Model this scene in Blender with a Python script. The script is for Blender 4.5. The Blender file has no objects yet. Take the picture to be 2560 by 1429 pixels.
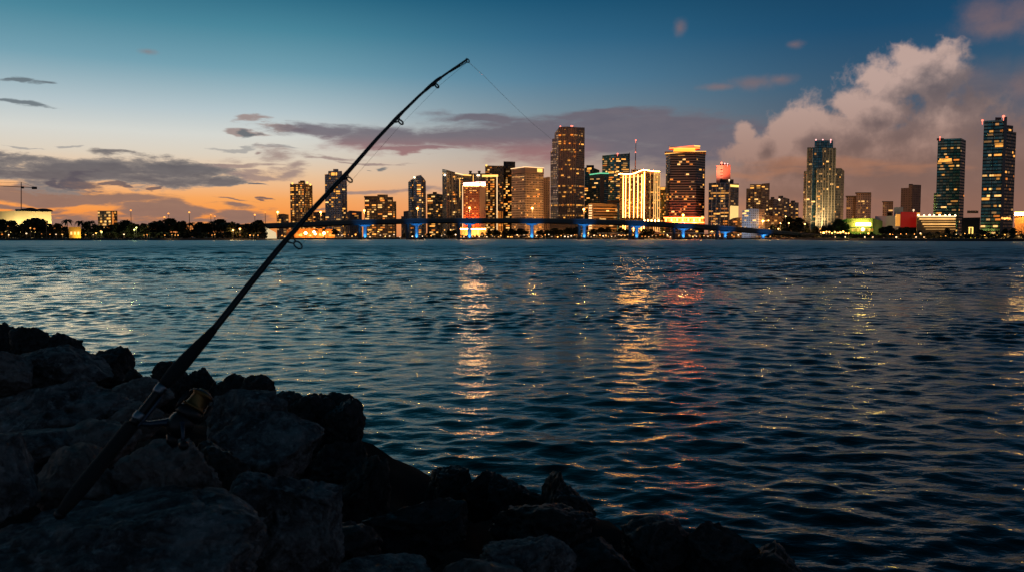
import bpy, bmesh, math, random
import numpy as np
from mathutils import Vector, Matrix, noise

random.seed(7)
SC = bpy.context.scene
COL = SC.collection
R = math.radians

# ------------------------------------------------------------------ camera
LENS = 28.0
F = 2560 * LENS / 36.0
CAM_Z = 2.8
HORIZON = 592.5
PITCH = math.atan((714.5 - HORIZON) / F)
SP, CP = math.sin(PITCH), math.cos(PITCH)


def ray(px, py):
    dx = (px - 1280.0) / F
    dy = -(py - 714.5) / F
    return Vector((dx, CP + dy * SP, -SP + dy * CP))


def at(px, py, Y):
    """The place at ground distance Y seen at photo pixel px, py."""
    d = ray(px, py)
    t = Y / d.y
    return Vector((d.x * t, Y, CAM_Z + d.z * t))


def azel(px, py):
    d = ray(px, py).normalized()
    return math.degrees(math.atan2(d.x, d.y)), math.degrees(math.asin(d.z))


cam = bpy.data.cameras.new("camera")
camo = bpy.data.objects.new("camera", cam)
COL.objects.link(camo)
camo.location = (0, 0, CAM_Z)
camo.rotation_euler = (math.pi / 2 - PITCH, 0, 0)
cam.lens = LENS
cam.sensor_width = 36
cam.clip_start = 0.05
cam.clip_end = 30000
cam.dof.use_dof = True
cam.dof.focus_distance = 700
cam.dof.aperture_fstop = 7.0
SC.camera = camo
SC.cycles.filter_width = 1.45
SC.render.filter_size = 1.45
SC.view_settings.view_transform = 'Standard'
SC.view_settings.look = 'None'
SC.view_settings.exposure = 0
SC.view_settings.gamma = 1
try:
    SC.cycles.use_denoising = True
    SC.cycles.max_bounces = 5
    SC.cycles.diffuse_bounces = 2
    SC.cycles.glossy_bounces = 3
    SC.cycles.transmission_bounces = 2
    SC.cycles.sample_clamp_indirect = 60
    SC.cycles.caustics_reflective = False
    SC.cycles.caustics_refractive = False
except Exception:
    pass


def lin(r, g, b):
    def f(c):
        c = c / 255.0
        return c / 12.92 if c <= 0.04045 else ((c + 0.055) / 1.055) ** 2.4
    return (f(r), f(g), f(b))


# ------------------------------------------------------------------ node helper
class NT:
    def __init__(s, nt):
        s.nt = nt

    def new(s, t, **kw):
        n = s.nt.nodes.new(t)
        for k, v in kw.items():
            setattr(n, k, v)
        return n

    def put(s, sock, v):
        if v is None:
            return
        if isinstance(v, bpy.types.NodeSocket):
            s.nt.links.new(v, sock)
        else:
            if isinstance(v, (tuple, list)) and hasattr(sock, 'default_value'):
                try:
                    n = len(sock.default_value)
                    v = tuple(v)[:n] + (1.0,) * (n - len(v))
                except TypeError:
                    pass
            sock.default_value = v

    def m(s, op, a, b=None, c=None, clamp=False):
        n = s.new('ShaderNodeMath', operation=op)
        n.use_clamp = clamp
        s.put(n.inputs[0], a)
        s.put(n.inputs[1], b)
        if c is not None:
            s.put(n.inputs[2], c)
        return n.outputs[0]

    def v(s, op, a, b=None, c=None):
        n = s.new('ShaderNodeVectorMath', operation=op)
        s.put(n.inputs[0], a)
        if b is not None:
            if op == 'SCALE':
                s.put(n.inputs['Scale'], b)
            else:
                s.put(n.inputs[1], b)
        if c is not None:
            s.put(n.inputs[2], c)
        return n.outputs['Value'] if op in ('LENGTH', 'DOT_PRODUCT', 'DISTANCE') else n.outputs[0]

    def sep(s, a):
        n = s.new('ShaderNodeSeparateXYZ')
        s.put(n.inputs[0], a)
        return n.outputs

    def comb(s, x, y, z=0.0):
        n = s.new('ShaderNodeCombineXYZ')
        s.put(n.inputs[0], x); s.put(n.inputs[1], y); s.put(n.inputs[2], z)
        return n.outputs[0]

    def mix(s, f, a, b):
        n = s.new('ShaderNodeMix', data_type='RGBA')
        s.put(n.inputs[0], f); s.put(n.inputs[6], a); s.put(n.inputs[7], b)
        return n.outputs[2]

    def smooth(s, x, lo, hi, a=0.0, b=1.0):
        n = s.new('ShaderNodeMapRange', interpolation_type='SMOOTHSTEP')
        s.put(n.inputs[0], x); s.put(n.inputs[1], lo); s.put(n.inputs[2], hi)
        s.put(n.inputs[3], a); s.put(n.inputs[4], b)
        return n.outputs[0]

    def lmap(s, x, lo, hi, a=0.0, b=1.0):
        n = s.new('ShaderNodeMapRange')
        s.put(n.inputs[0], x); s.put(n.inputs[1], lo); s.put(n.inputs[2], hi)
        s.put(n.inputs[3], a); s.put(n.inputs[4], b)
        return n.outputs[0]

    def noise(s, vec, scale, detail=4, rough=0.5, dist=0.0):
        n = s.new('ShaderNodeTexNoise')
        s.put(n.inputs['Vector'], vec)
        n.inputs['Scale'].default_value = scale
        n.inputs['Detail'].default_value = detail
        n.inputs['Roughness'].default_value = rough
        n.inputs['Distortion'].default_value = dist
        return n.outputs[0]

    def ramp(s, f, stops, interp='LINEAR'):
        n = s.new('ShaderNodeValToRGB')
        s.put(n.inputs[0], f)
        cr = n.color_ramp
        cr.interpolation = interp
        while len(cr.elements) > 1:
            cr.elements.remove(cr.elements[-1])
        cr.elements[0].position = stops[0][0]
        cr.elements[0].color = tuple(stops[0][1]) + (1,)
        for p, c in stops[1:]:
            e = cr.elements.new(p)
            e.color = tuple(c) + (1,)
        return n.outputs[0]


# ------------------------------------------------------------------ world: dusk sky with clouds
SUN_AZ, SUN_EL = -30.0, 1.0
world = bpy.data.worlds.new("World")
SC.world = world
world.use_nodes = True
wt = world.node_tree
wt.nodes.clear()
N = NT(wt)
out = N.new('ShaderNodeOutputWorld')
bg = N.new('ShaderNodeBackground')
wt.links.new(bg.outputs[0], out.inputs[0])
tc = N.new('ShaderNodeTexCoord')
D = tc.outputs['Generated']
dx, dy, dz = N.sep(D)
AZ = N.m('MULTIPLY', N.m('ARCTAN2', dx, dy), 57.29578)
EL = N.m('MULTIPLY', N.m('ARCSINE', dz), 57.29578)
ELC = N.m('MAXIMUM', EL, 0.0)
P = N.comb(AZ, EL, 0.0)
T = N.m('SQRT', N.m('DIVIDE', ELC, 90.0))


def col_ramp(stops):
    return N.ramp(T, [(math.sqrt(e / 90.0), lin(*c)) for e, c in stops])


r_left = col_ramp([(0, (214, 128, 74)), (1.6, (248, 152, 72)), (2.6, (247, 168, 96)), (4.2, (234, 196, 156)), (5.4, (220, 208, 190)),
                   (6.8, (212, 214, 208)), (8.4, (180, 197, 203)), (11.2, (114, 160, 177)), (13.8, (72, 133, 154)),
                   (16.3, (38, 103, 129)), (24, (12, 80, 102)), (45, (8, 50, 64)), (90, (6, 28, 42))])
r_mid = col_ramp([(0, (204, 128, 92)), (2.2, (226, 160, 118)), (4, (206, 168, 144)), (5.8, (178, 164, 154)), (8.2, (126, 144, 154)),
                  (11, (84, 128, 154)), (13.8, (50, 104, 135)), (16.3, (26, 84, 116)), (24, (8, 70, 92)), (45, (7, 44, 58)),
                  (90, (6, 26, 42))])
r_right = col_ramp([(0, (158, 104, 82)), (2.5, (150, 106, 88)), (4.5, (124, 98, 92)), (7, (84, 92, 106)), (10, (56, 88, 114)),
                    (13.5, (26, 74, 108)), (16.3, (20, 64, 95)), (24, (7, 43, 63)), (45, (5, 27, 40)), (90, (6, 26, 42))])
r_back = col_ramp([(0, (100, 92, 102)), (7, (92, 98, 112)), (16, (66, 84, 102)), (30, (38, 62, 78)), (55, (14, 40, 56)), (90, (6, 26, 42))])
AA = N.m('ABSOLUTE', AZ)
base = N.mix(N.smooth(AZ, -18.0, 5.0), r_left, r_mid)
base = N.mix(N.smooth(AZ, -2.0, 26.0), base, r_right)
base = N.mix(N.smooth(AA, 42.0, 110.0), base, r_back)

# --- cloud fields
Ds = N.v('MULTIPLY', D, (1.0, 1.0, 4.2))
n_str = N.noise(Ds, 11.0, 8, 0.68, 0.2)
n_str2 = N.noise(N.v('ADD', Ds, (3.1, 1.7, 0.4)), 26.0, 5, 0.62)
warp = N.v('SUBTRACT', N.new('ShaderNodeTexNoise').outputs['Color'], (0.5, 0.5, 0.5))
wn = warp.node.inputs[0].links[0].from_node
N.put(wn.inputs['Vector'], Ds)
wn.inputs['Scale'].default_value = 12.0
wn.inputs['Detail'].default_value = 6
PW = N.v('MULTIPLY_ADD', warp, (7.0, 2.2, 0.0), P)


def blobs(nt, Pv, lst):
    """the largest of 1 - |(P - c) / r| over blobs given as px, py, half width, half height"""
    f = None
    for (px, py, w, h) in lst:
        a, e = azel(px, py)
        ra, re_ = w / F * 57.3, h / F * 57.3
        q = nt.v('MULTIPLY_ADD', Pv, (1 / ra, 1 / re_, 0.0), (-a / ra, -e / re_, 0.0))
        d = nt.v('LENGTH', q)
        g = nt.m('SUBTRACT', 1.0, d)
        f = g if f is None else nt.m('MAXIMUM', f, g)
    return f


def cloud(lst, amp, lo, hi, n=None, Pv=None):
    f = blobs(N, Pv or PW, lst)
    f = N.m('MULTIPLY_ADD', N.m('SUBTRACT', n or n_str, 0.5), amp * 1.55, f)
    return N.smooth(f, lo, hi), f


def over(sky, dens, colr, k=1.0):
    return N.mix(N.m('MULTIPLY', dens, k, clamp=True), sky, colr)


sky = base
# low mauve layer over the sunset on the left
dn, f = cloud([(120, 492, 330, 20), (20, 522, 160, 8), (300, 552, 160, 30), (420, 530, 62, 46), (360, 520, 90, 28), (150, 556, 200, 12),
               (610, 522, 80, 13), (560, 548, 130, 17), (600, 500, 70, 4), (760, 520, 60, 4), (30, 470, 120, 14)], 1.5, 0.0, 0.55)
sky = over(sky, dn, N.mix(n_str2, lin(120, 100, 96), lin(150, 120, 106)), 0.92)
# dark bank
dn, f = cloud([(40, 414, 170, 34), (250, 432, 230, 36), (330, 392, 90, 16), (450, 428, 160, 32), (560, 452, 90, 12), (380, 440, 160, 22),
               (660, 461, 30, 4), (0, 395, 60, 14), (120, 440, 200, 30)], 2.1, -0.02, 0.5)
sky = over(sky, dn, N.mix(N.smooth(f, 0.1, 0.9), lin(146, 138, 132), N.mix(n_str2, lin(66, 72, 84), lin(112, 112, 116))), 0.95)
dn, f = cloud([(215, 455, 46, 24), (150, 457, 26, 14), (372, 462, 18, 12), (290, 462, 26, 8), (694, 493, 14, 6)], 1.0, 0.05, 0.5, n_str2)
sky = over(sky, dn, lin(84, 82, 92), 0.85)
# thin streaks above the bank
dn, f = cloud([(80, 366, 50, 4), (180, 364, 40, 4), (560, 368, 60, 5), (690, 370, 80, 5)], 1.2, 0.0, 0.6)
sky = over(sky, dn, lin(150, 150, 150), 0.7)
# mauve puffs in the middle
dn, f = cloud([(690, 392, 110, 26), (720, 425, 52, 26), (640, 420, 110, 12), (800, 398, 110, 12), (620, 383, 24, 6), (900, 408, 130, 5),
               (640, 300, 50, 10), (625, 333, 46, 9), (720, 318, 90, 8), (660, 440, 60, 12), (950, 480, 150, 7), (1060, 480, 90, 10)],
              1.5, 0.05, 0.7)
sky = over(sky, dn, N.mix(n_str2, lin(134, 116, 118), lin(168, 144, 134)), 0.85)
# long violet band
dn, f = cloud([(800, 326, 110, 14), (960, 346, 170, 30), (1150, 345, 220, 34), (1350, 330, 260, 44), (1600, 322, 280, 44), (1480, 290, 160, 16),
               (1700, 366, 280, 66), (1450, 372, 300, 40), (1240, 300, 160, 16), (1040, 374, 110, 8)], 1.1, -0.2, 0.6)
pinkness = N.smooth(EL, azel(1280, 385)[1], azel(1280, 335)[1], 1.0, 0.0)
pinkness = N.m('MULTIPLY', pinkness, N.smooth(AZ, 2.0, 8.0, 1.0, 0.0))
band = N.mix(n_str2, lin(96, 92, 106), lin(118, 108, 116))
sky = over(sky, dn, N.mix(N.m('MULTIPLY', pinkness, 0.8), band, lin(158, 108, 108)), 0.9)
# small dark puffs
dn, f = cloud([(85, 203, 46, 13), (25, 200, 34, 10), (55, 255, 60, 9), (968, 424, 24, 8), (930, 422, 6, 4), (635, 336, 24, 10)], 1.0, 0.05, 0.65, n_str2)
sky = over(sky, dn, lin(92, 104, 112), 0.85)

# --- cumulus group: a field that can be looked up twice to shade its billows
ng = bpy.data.node_groups.new("cumulus_field", 'ShaderNodeTree')
ng.interface.new_socket("Dir", in_out='INPUT', socket_type='NodeSocketVector')
ng.interface.new_socket("Field", in_out='OUTPUT', socket_type='NodeSocketFloat')
G = NT(ng)
gi = G.new('NodeGroupInput'); go = G.new('NodeGroupOutput')
gd = gi.outputs[0]
gx, gy, gz = G.sep(gd)
gP = G.comb(G.m('MULTIPLY', G.m('ARCTAN2', gx, gy), 57.29578), G.m('MULTIPLY', G.m('ARCSINE', gz), 57.29578), 0.0)
fb = blobs(G, gP, [(2288, 180, 84, 84), (2236, 214, 80, 56), (2340, 200, 74, 96), (2140, 262, 66, 42), (2200, 290, 120, 80), (2080, 318, 80, 50),
                   (1990, 322, 66, 46), (1862, 335, 30, 30), (1895, 372, 60, 34), (1960, 390, 150, 50), (2250, 400, 300, 170), (2420, 470, 420, 170),
                   (2540, 380, 150, 70), (2000, 450, 240, 70), (2390, 290, 110, 80), (2640, 470, 300, 150)])
n1 = G.noise(gd, 13.0, 6, 0.55)
n2 = G.noise(gd, 30.0, 4, 0.6)
bil = G.m('ABSOLUTE', G.m('MULTIPLY_ADD', n2, 2.0, -1.0))
q = G.m('MULTIPLY_ADD', G.m('SUBTRACT', n1, 0.5), 1.8, fb)
q = G.m('MULTIPLY_ADD', G.m('SUBTRACT', 0.18, bil), 0.75, q)
ng.links.new(q, go.inputs[0])


def cfield(vec):
    n = N.new('ShaderNodeGroup')
    n.node_tree = ng
    N.put(n.inputs[0], vec)
    return n.outputs[0]


# loose wisps
dn, f = cloud([(1885, 206, 84, 24), (1950, 200, 60, 18), (1800, 218, 60, 12), (2500, 66, 130, 40), (2470, 40, 80, 56), (2560, 30, 120, 70),
               (2412, 190, 60, 24), (2550, 215, 40, 36), (1985, 112, 30, 15), (1700, 70, 26, 28), (370, 130, 30, 9)],
              1.15, 0.0, 1.2, N.noise(D, 20.0, 6, 0.62), P)
sky = over(sky, dn, N.mix(n_str2, lin(124, 100, 100), lin(160, 122, 110)), 0.52)

left_sky = sky
dn, f = cloud([(2440, 235, 130, 80), (2550, 300, 150, 100), (2420, 340, 180, 90), (2600, 200, 90, 60)], 0.7, 0.0, 1.1, N.noise(D, 12.0, 6, 0.6), P)
sky = over(sky, dn, N.mix(n_str2, lin(98, 90, 98), lin(126, 108, 106)), 0.8)
c0 = cfield(D)
c1 = cfield(N.v('ADD', D, (-0.028, 0.0, 0.022)))
cd = N.smooth(c0, -0.04, 0.42)
lit = N.m('MULTIPLY', N.smooth(c1, -0.5, 1.15, 1.0, 0.0), 0.72)
lit = N.m('ADD', lit, N.m('MULTIPLY', N.smooth(N.m('SUBTRACT', c0, c1), -0.25, 0.8), 0.5), clamp=True)
low = N.smooth(EL, 3.0, 11.0)
c_sh = N.mix(low, lin(128, 99, 89), lin(98, 92, 98))
c_li = N.mix(low, lin(156, 120, 106), lin(192, 164, 154))
lit = N.m('MULTIPLY', lit, N.smooth(AZ, azel(2350, 300)[0], azel(2500, 300)[0], 1.0, 0.3))
c_col = N.mix(lit, c_sh, c_li)
cden = N.m('MULTIPLY', cd, N.m('MULTIPLY', N.smooth(EL, 0.5, 5.0, 0.35, 0.97), N.m('MULTIPLY', N.smooth(AZ, 11.0, 16.0), N.smooth(AZ, 43.0, 49.0, 1.0, 0.0))))
sky = over(sky, cden, c_col)
# brownish streaks low on the right
dn, f = cloud([(2100, 412, 260, 26), (1900, 440, 200, 14), (2300, 420, 120, 20)], 1.0, 0.0, 0.8)
sky = over(sky, dn, lin(178, 122, 92), 0.5)
# the physical dusk sky adds a little of its own glow round the horizon
st = N.new('ShaderNodeTexSky', sky_type='NISHITA')
st.sun_disc = False
st.sun_elevation = R(SUN_EL)
st.sun_rotation = R(SUN_AZ)
st.air_density = 1.5
st.dust_density = 1.5
glow_ = N.v('SCALE', st.outputs[0], 0.0015)


def backg(c):
    n = N.new('ShaderNodeBackground')
    wt.links.new(N.v('ADD', c, glow_), n.inputs[0])
    n.inputs[1].default_value = 1.0
    return n.outputs[0]


def mixsh(f, a_, b_):
    n = N.new('ShaderNodeMixShader')
    wt.links.new(f, n.inputs[0])
    wt.links.new(a_, n.inputs[1])
    wt.links.new(b_, n.inputs[2])
    return n.outputs[0]


# the cloudy part of the sky is only worked out where it stands
right_part = mixsh(N.m('GREATER_THAN', AZ, 10.5), backg(left_sky), backg(sky))
win = N.m('MULTIPLY', N.m('LESS_THAN', AA, 50.0), N.m('MULTIPLY', N.m('LESS_THAN', EL, 23.0), N.m('GREATER_THAN', EL, -3.0)))
wt.links.new(mixsh(win, backg(base), right_part), out.inputs[0])
wt.nodes.remove(bg)
world.cycles.sampling_method = 'MANUAL'
world.cycles.sample_map_resolution = 512

sun = bpy.data.lights.new("sun", 'SUN')
suno = bpy.data.objects.new("sun", sun)
COL.objects.link(suno)
sun.energy = 0.04
sun.angle = R(10)
sun.color = (1.0, 0.62, 0.38)
sd = Vector((math.sin(R(SUN_AZ)) * math.cos(R(SUN_EL)), math.cos(R(SUN_AZ)) * math.cos(R(SUN_EL)), math.sin(R(SUN_EL))))
suno.rotation_euler = sd.to_track_quat('Z', 'Y').to_euler()

# ------------------------------------------------------------------ object helpers
def tag(o, label=None, cat=None, group=None, kind=None):
    if label: o['label'] = label
    if cat: o['category'] = cat
    if group: o['group'] = group
    if kind: o['kind'] = kind
    return o


def empty(name, loc, label, cat, group=None):
    o = bpy.data.objects.new(name, None)
    COL.objects.link(o)
    o.location = loc
    o.empty_display_size = 0.2
    return tag(o, label, cat, group)


def link_mesh(name, me, mat=None, parent=None, loc=None):
    o = bpy.data.objects.new(name, me)
    COL.objects.link(o)
    if mat is not None and not me.materials:
        for mm in (mat if isinstance(mat, (list, tuple)) else [mat]):
            me.materials.append(mm)
    if parent is not None:
        o.parent = parent
    if loc is not None:
        o.location = loc
    return o


class MB:
    """collects simple solids into one mesh"""
    def __init__(s):
        s.v = []; s.f = []; s.mi = []

    def quad(s, pts, mi=0):
        b = len(s.v)
        s.v += [tuple(p) for p in pts]
        s.f.append(tuple(range(b, b + len(pts))))
        s.mi.append(mi)

    def box(s, c, d, rz=0.0, mi=0):
        b = len(s.v)
        cx, cy, cz = c
        hx, hy, hz = d[0] / 2, d[1] / 2, d[2] / 2
        co, si = math.cos(rz), math.sin(rz)
        for z in (-hz, hz):
            for x, y in ((-hx, -hy), (hx, -hy), (hx, hy), (-hx, hy)):
                s.v.append((cx + x * co - y * si, cy + x * si + y * co, cz + z))
        for q in ((3, 2, 1, 0), (4, 5, 6, 7), (0, 1, 5, 4), (1, 2, 6, 5), (2, 3, 7, 6), (3, 0, 4, 7)):
            s.f.append(tuple(b + i for i in q))
            s.mi.append(mi)

    def tube(s, pts, rad, n=8, mi=0, cap=True, closed=False):
        pts = [Vector(p) for p in pts]
        if not isinstance(rad, (list, tuple)):
            rad = [rad] * len(pts)
        b = len(s.v)
        k = len(pts)
        prev = None
        for i, p in enumerate(pts):
            if closed:
                t = pts[(i + 1) % k] - pts[i - 1]
            else:
                t = pts[min(i + 1, k - 1)] - pts[max(i - 1, 0)]
            t.normalize()
            if prev is None:
                a = Vector((0, 0, 1)) if abs(t.z) < 0.9 else Vector((1, 0, 0))
                u = t.cross(a).normalized()
            else:
                u = (prev - t * prev.dot(t)).normalized()
            prev = u
            w = t.cross(u)
            for j in range(n):
                an = 2 * math.pi * j / n
                q = p + (u * math.cos(an) + w * math.sin(an)) * rad[i]
                s.v.append(tuple(q))
        for i in range(k if closed else k - 1):
            i2 = (i + 1) % k
            for j in range(n):
                j2 = (j + 1) % n
                s.f.append((b + i * n + j, b + i * n + j2, b + i2 * n + j2, b + i2 * n + j))
                s.mi.append(mi)
        if cap and not closed:
            s.f.append(tuple(b + j for j in reversed(range(n)))); s.mi.append(mi)
            s.f.append(tuple(b + (k - 1) * n + j for j in range(n))); s.mi.append(mi)

    def sphere(s, c, r, n=8, mi=0):
        pts = []
        rad = []
        m = max(4, n // 2 + 1)
        for i in range(m + 1):
            a = math.pi * i / m
            pts.append(Vector(c) + Vector((0, 0, -math.cos(a) * r)))
            rad.append(max(1e-4, math.sin(a) * r))
        s.tube(pts, rad, n, mi)

    def mesh(s, name):
        me = bpy.data.meshes.new(name)
        me.from_pydata(s.v, [], s.f)
        if any(s.mi):
            me.polygons.foreach_set('material_index', s.mi)
        me.update()
        return me

    def build(s, name, mat, parent=None, smooth=False, loc=None):
        me = s.mesh(name)
        if smooth:
            me.polygons.foreach_set('use_smooth', [True] * len(me.polygons))
        return link_mesh(name, me, mat, parent, loc)


# ------------------------------------------------------------------ materials
MATS = {}


def plain(name, col, rough=0.6, metal=0.0, var=0.25, scale=3.0, spec=0.5):
    if name in MATS:
        return MATS[name]
    m = bpy.data.materials.new(name)
    m.use_nodes = True
    nt = m.node_tree
    b = nt.nodes['Principled BSDF']
    K = NT(nt)
    t = K.new('ShaderNodeTexCoord')
    n = K.noise(t.outputs['Object'], scale, 5, 0.6)
    c = K.mix(n, tuple(x * (1 - var) for x in col), tuple(x * (1 + var) for x in col))
    nt.links.new(c, b.inputs['Base Color'])
    b.inputs['Roughness'].default_value = rough
    b.inputs['Metallic'].default_value = metal
    b.inputs['Specular IOR Level'].default_value = spec
    MATS[name] = m
    return m


def glow(name, col, strength, var=0.0, sample=False, base=(0.2, 0.18, 0.15)):
    if name in MATS:
        return MATS[name]
    m = bpy.data.materials.new(name)
    m.use_nodes = True
    nt = m.node_tree
    b = nt.nodes['Principled BSDF']
    b.inputs['Base Color'].default_value = tuple(base) + (1,)
    b.inputs['Roughness'].default_value = 0.4
    b.inputs['Emission Color'].default_value = tuple(col) + (1,)
    K = NT(nt)
    if var > 0:
        oi = K.new('ShaderNodeObjectInfo')
        s_ = K.lmap(oi.outputs['Random'], 0.0, 1.0, strength * (1 - var), strength * (1 + var))
        t = K.new('ShaderNodeTexCoord')
        n = K.noise(t.outputs['Object'], 5.0, 2, 0.5)
        s_ = K.m('MULTIPLY', s_, K.lmap(n, 0.3, 0.7, 0.6, 1.35))
        nt.links.new(s_, b.inputs['Emission Strength'])
    else:
        b.inputs['Emission Strength'].default_value = strength
    if not sample:
        m.cycles.emission_sampling = 'NONE'
    MATS[name] = m
    return m


def facade(name, wall, glass, bay=4.0, floor=3.6, wu=0.6, wv=0.55, lit_p=0.04, lit_s=0.9, dim=0.05, lit_col=(1.0, 0.38, 0.06),
           rough=0.18, seed=0.0, wall_rough=0.7, metal=0.0):
    """Wall with a regular grid of windows; some rooms behind the panes have their lamps on."""
    m = bpy.data.materials.new(name)
    m.use_nodes = True
    nt = m.node_tree
    b = nt.nodes['Principled BSDF']
    K = NT(nt)
    uv = K.new('ShaderNodeUVMap')
    uv.uv_map = "UVMap"
    u, v_, _ = K.sep(uv.outputs[0])
    cu = K.m('DIVIDE', u, bay)
    cv = K.m('DIVIDE', v_, floor)
    fu = K.m('FRACT', cu)
    fv = K.m('FRACT', cv)
    mask = K.m('MULTIPLY', K.m('LESS_THAN', K.m('ABSOLUTE', K.m('SUBTRACT', fu, 0.5)), wu / 2),
               K.m('LESS_THAN', K.m('ABSOLUTE', K.m('SUBTRACT', fv, 0.5)), wv / 2))
    cell = K.comb(K.m('FLOOR', cu), K.m('FLOOR', cv), seed)
    wn_ = K.new('ShaderNodeTexWhiteNoise', noise_dimensions='3D')
    nt.links.new(cell, wn_.inputs['Vector'])
    r1 = wn_.outputs['Value']
    rc = K.sep(wn_.outputs['Color'])
    # whole floors are often lit together
    big = K.noise(K.v('MULTIPLY', cell, (0.22, 0.5, 1.0)), 1.0, 1, 0.5)
    p_ = K.m('MULTIPLY', K.smooth(big, 0.38, 0.72), lit_p * 1.1)
    on = K.m('LESS_THAN', r1, p_)
    e = K.m('MULTIPLY_ADD', on, lit_s * 0.6, K.m('MULTIPLY', K.m('POWER', rc[1], 2.0), dim * 2.2))  # unlit panes also get a faint glow, added to lift dark fronts
    e = K.m('MULTIPLY', e, mask)
    t = K.new('ShaderNodeTexCoord')
    nz = K.noise(t.outputs['Object'], 0.08, 4, 0.6)
    wallc = K.mix(nz, tuple(x * 0.8 for x in wall), tuple(x * 1.2 for x in wall))
    glc = K.mix(rc[2], tuple(x * 0.6 for x in glass), tuple(x * 1.4 for x in glass))
    nt.links.new(K.mix(mask, wallc, glc), b.inputs['Base Color'])
    nt.links.new(K.m('MULTIPLY_ADD', mask, rough - wall_rough, wall_rough), b.inputs['Roughness'])
    if metal:
        nt.links.new(K.m('MULTIPLY', mask, metal), b.inputs['Metallic'])
    ec = K.mix(rc[0], lit_col, (1.0, 0.50, 0.14))
    nt.links.new(ec, b.inputs['Emission Color'])
    nt.links.new(e, b.inputs['Emission Strength'])
    m.cycles.emission_sampling = 'NONE'
    return m


ROOF = plain("roof_felt", (0.05, 0.05, 0.055), 0.9)
CONC = plain("concrete", (0.34, 0.33, 0.31), 0.8, scale=0.15)
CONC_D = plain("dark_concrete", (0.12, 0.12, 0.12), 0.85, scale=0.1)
METAL_D = plain("dark_metal", (0.05, 0.05, 0.055), 0.5, 0.5)
WHITE = plain("white_plaster", (0.7, 0.68, 0.64), 0.7, scale=0.1)
W_GOLD = glow("lit_window_gold", (1.0, 0.40, 0.065), 1.0, 0.7)
W_PALE = glow("lit_window_pale", (1.0, 0.52, 0.15), 1.15, 0.7)
W_ORNG = glow("lit_window_orange", (1.0, 0.27, 0.03), 0.85, 0.7)
W_DIM = glow("lit_window_dim", (1.0, 0.50, 0.16), 0.34, 0.7)
L_GOLD = glow("neon_gold", (1.0, 0.32, 0.06), 85.0)
L_SOFT = glow("neon_soft", (1.0, 0.62, 0.30), 1.5)
L_SOFTG = glow("neon_soft_gold", (1.0, 0.50, 0.11), 2.0)
L_HOT = glow("hot_lamp", (1.0, 0.42, 0.10), 50.0)
L_WARM = glow("neon_warm_white", (1.0, 0.36, 0.13), 75.0)
L_PINK = glow("neon_pink", (1.0, 0.36, 0.34), 3.0)
L_RED = glow("neon_red", (1.0, 0.14, 0.06), 2.2)
L_GREEN = glow("neon_green", (0.22, 0.95, 0.48), 0.8)
L_BEACON = glow("red_beacon", (1.0, 0.16, 0.10), 3.0)
L_SIGN = glow("sign_yellow", (1.0, 0.62, 0.14), 1.6)
L_WHITE = glow("sign_white", (1.0, 0.70, 0.40), 6.0)
L_BASE = glow("base_glow", (1.0, 0.12, 0.013), 42.0)
L_STRIP = glow("neon_strip", (1.0, 0.33, 0.055), 27.0)
L_LAMP = glow("lamp_orange", (1.0, 0.26, 0.035), 18.0)
L_MAST = glow("lamp_mast", (1.0, 0.30, 0.05), 2.2, 0.4)
L_LAMPW = glow("lamp_white", (1.0, 0.66, 0.38), 1.8, 0.6)
L_LAMPY = glow("lamp_yellow", (1.0, 0.38, 0.07), 3.2, 0.5)
GROUND_Z = 1.6

_unit = None


def unit_box():
    global _unit
    if _unit is None:
        b = MB()
        b.box((0, 0, 0), (1, 1, 1))
        _unit = b
    return _unit


WIN_ME = {}


def win_mesh(mat):
    if mat.name not in WIN_ME:
        me = unit_box().mesh("window_" + mat.name)
        me.materials.append(mat)
        WIN_ME[mat.name] = me
    return WIN_ME[mat.name]


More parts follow.
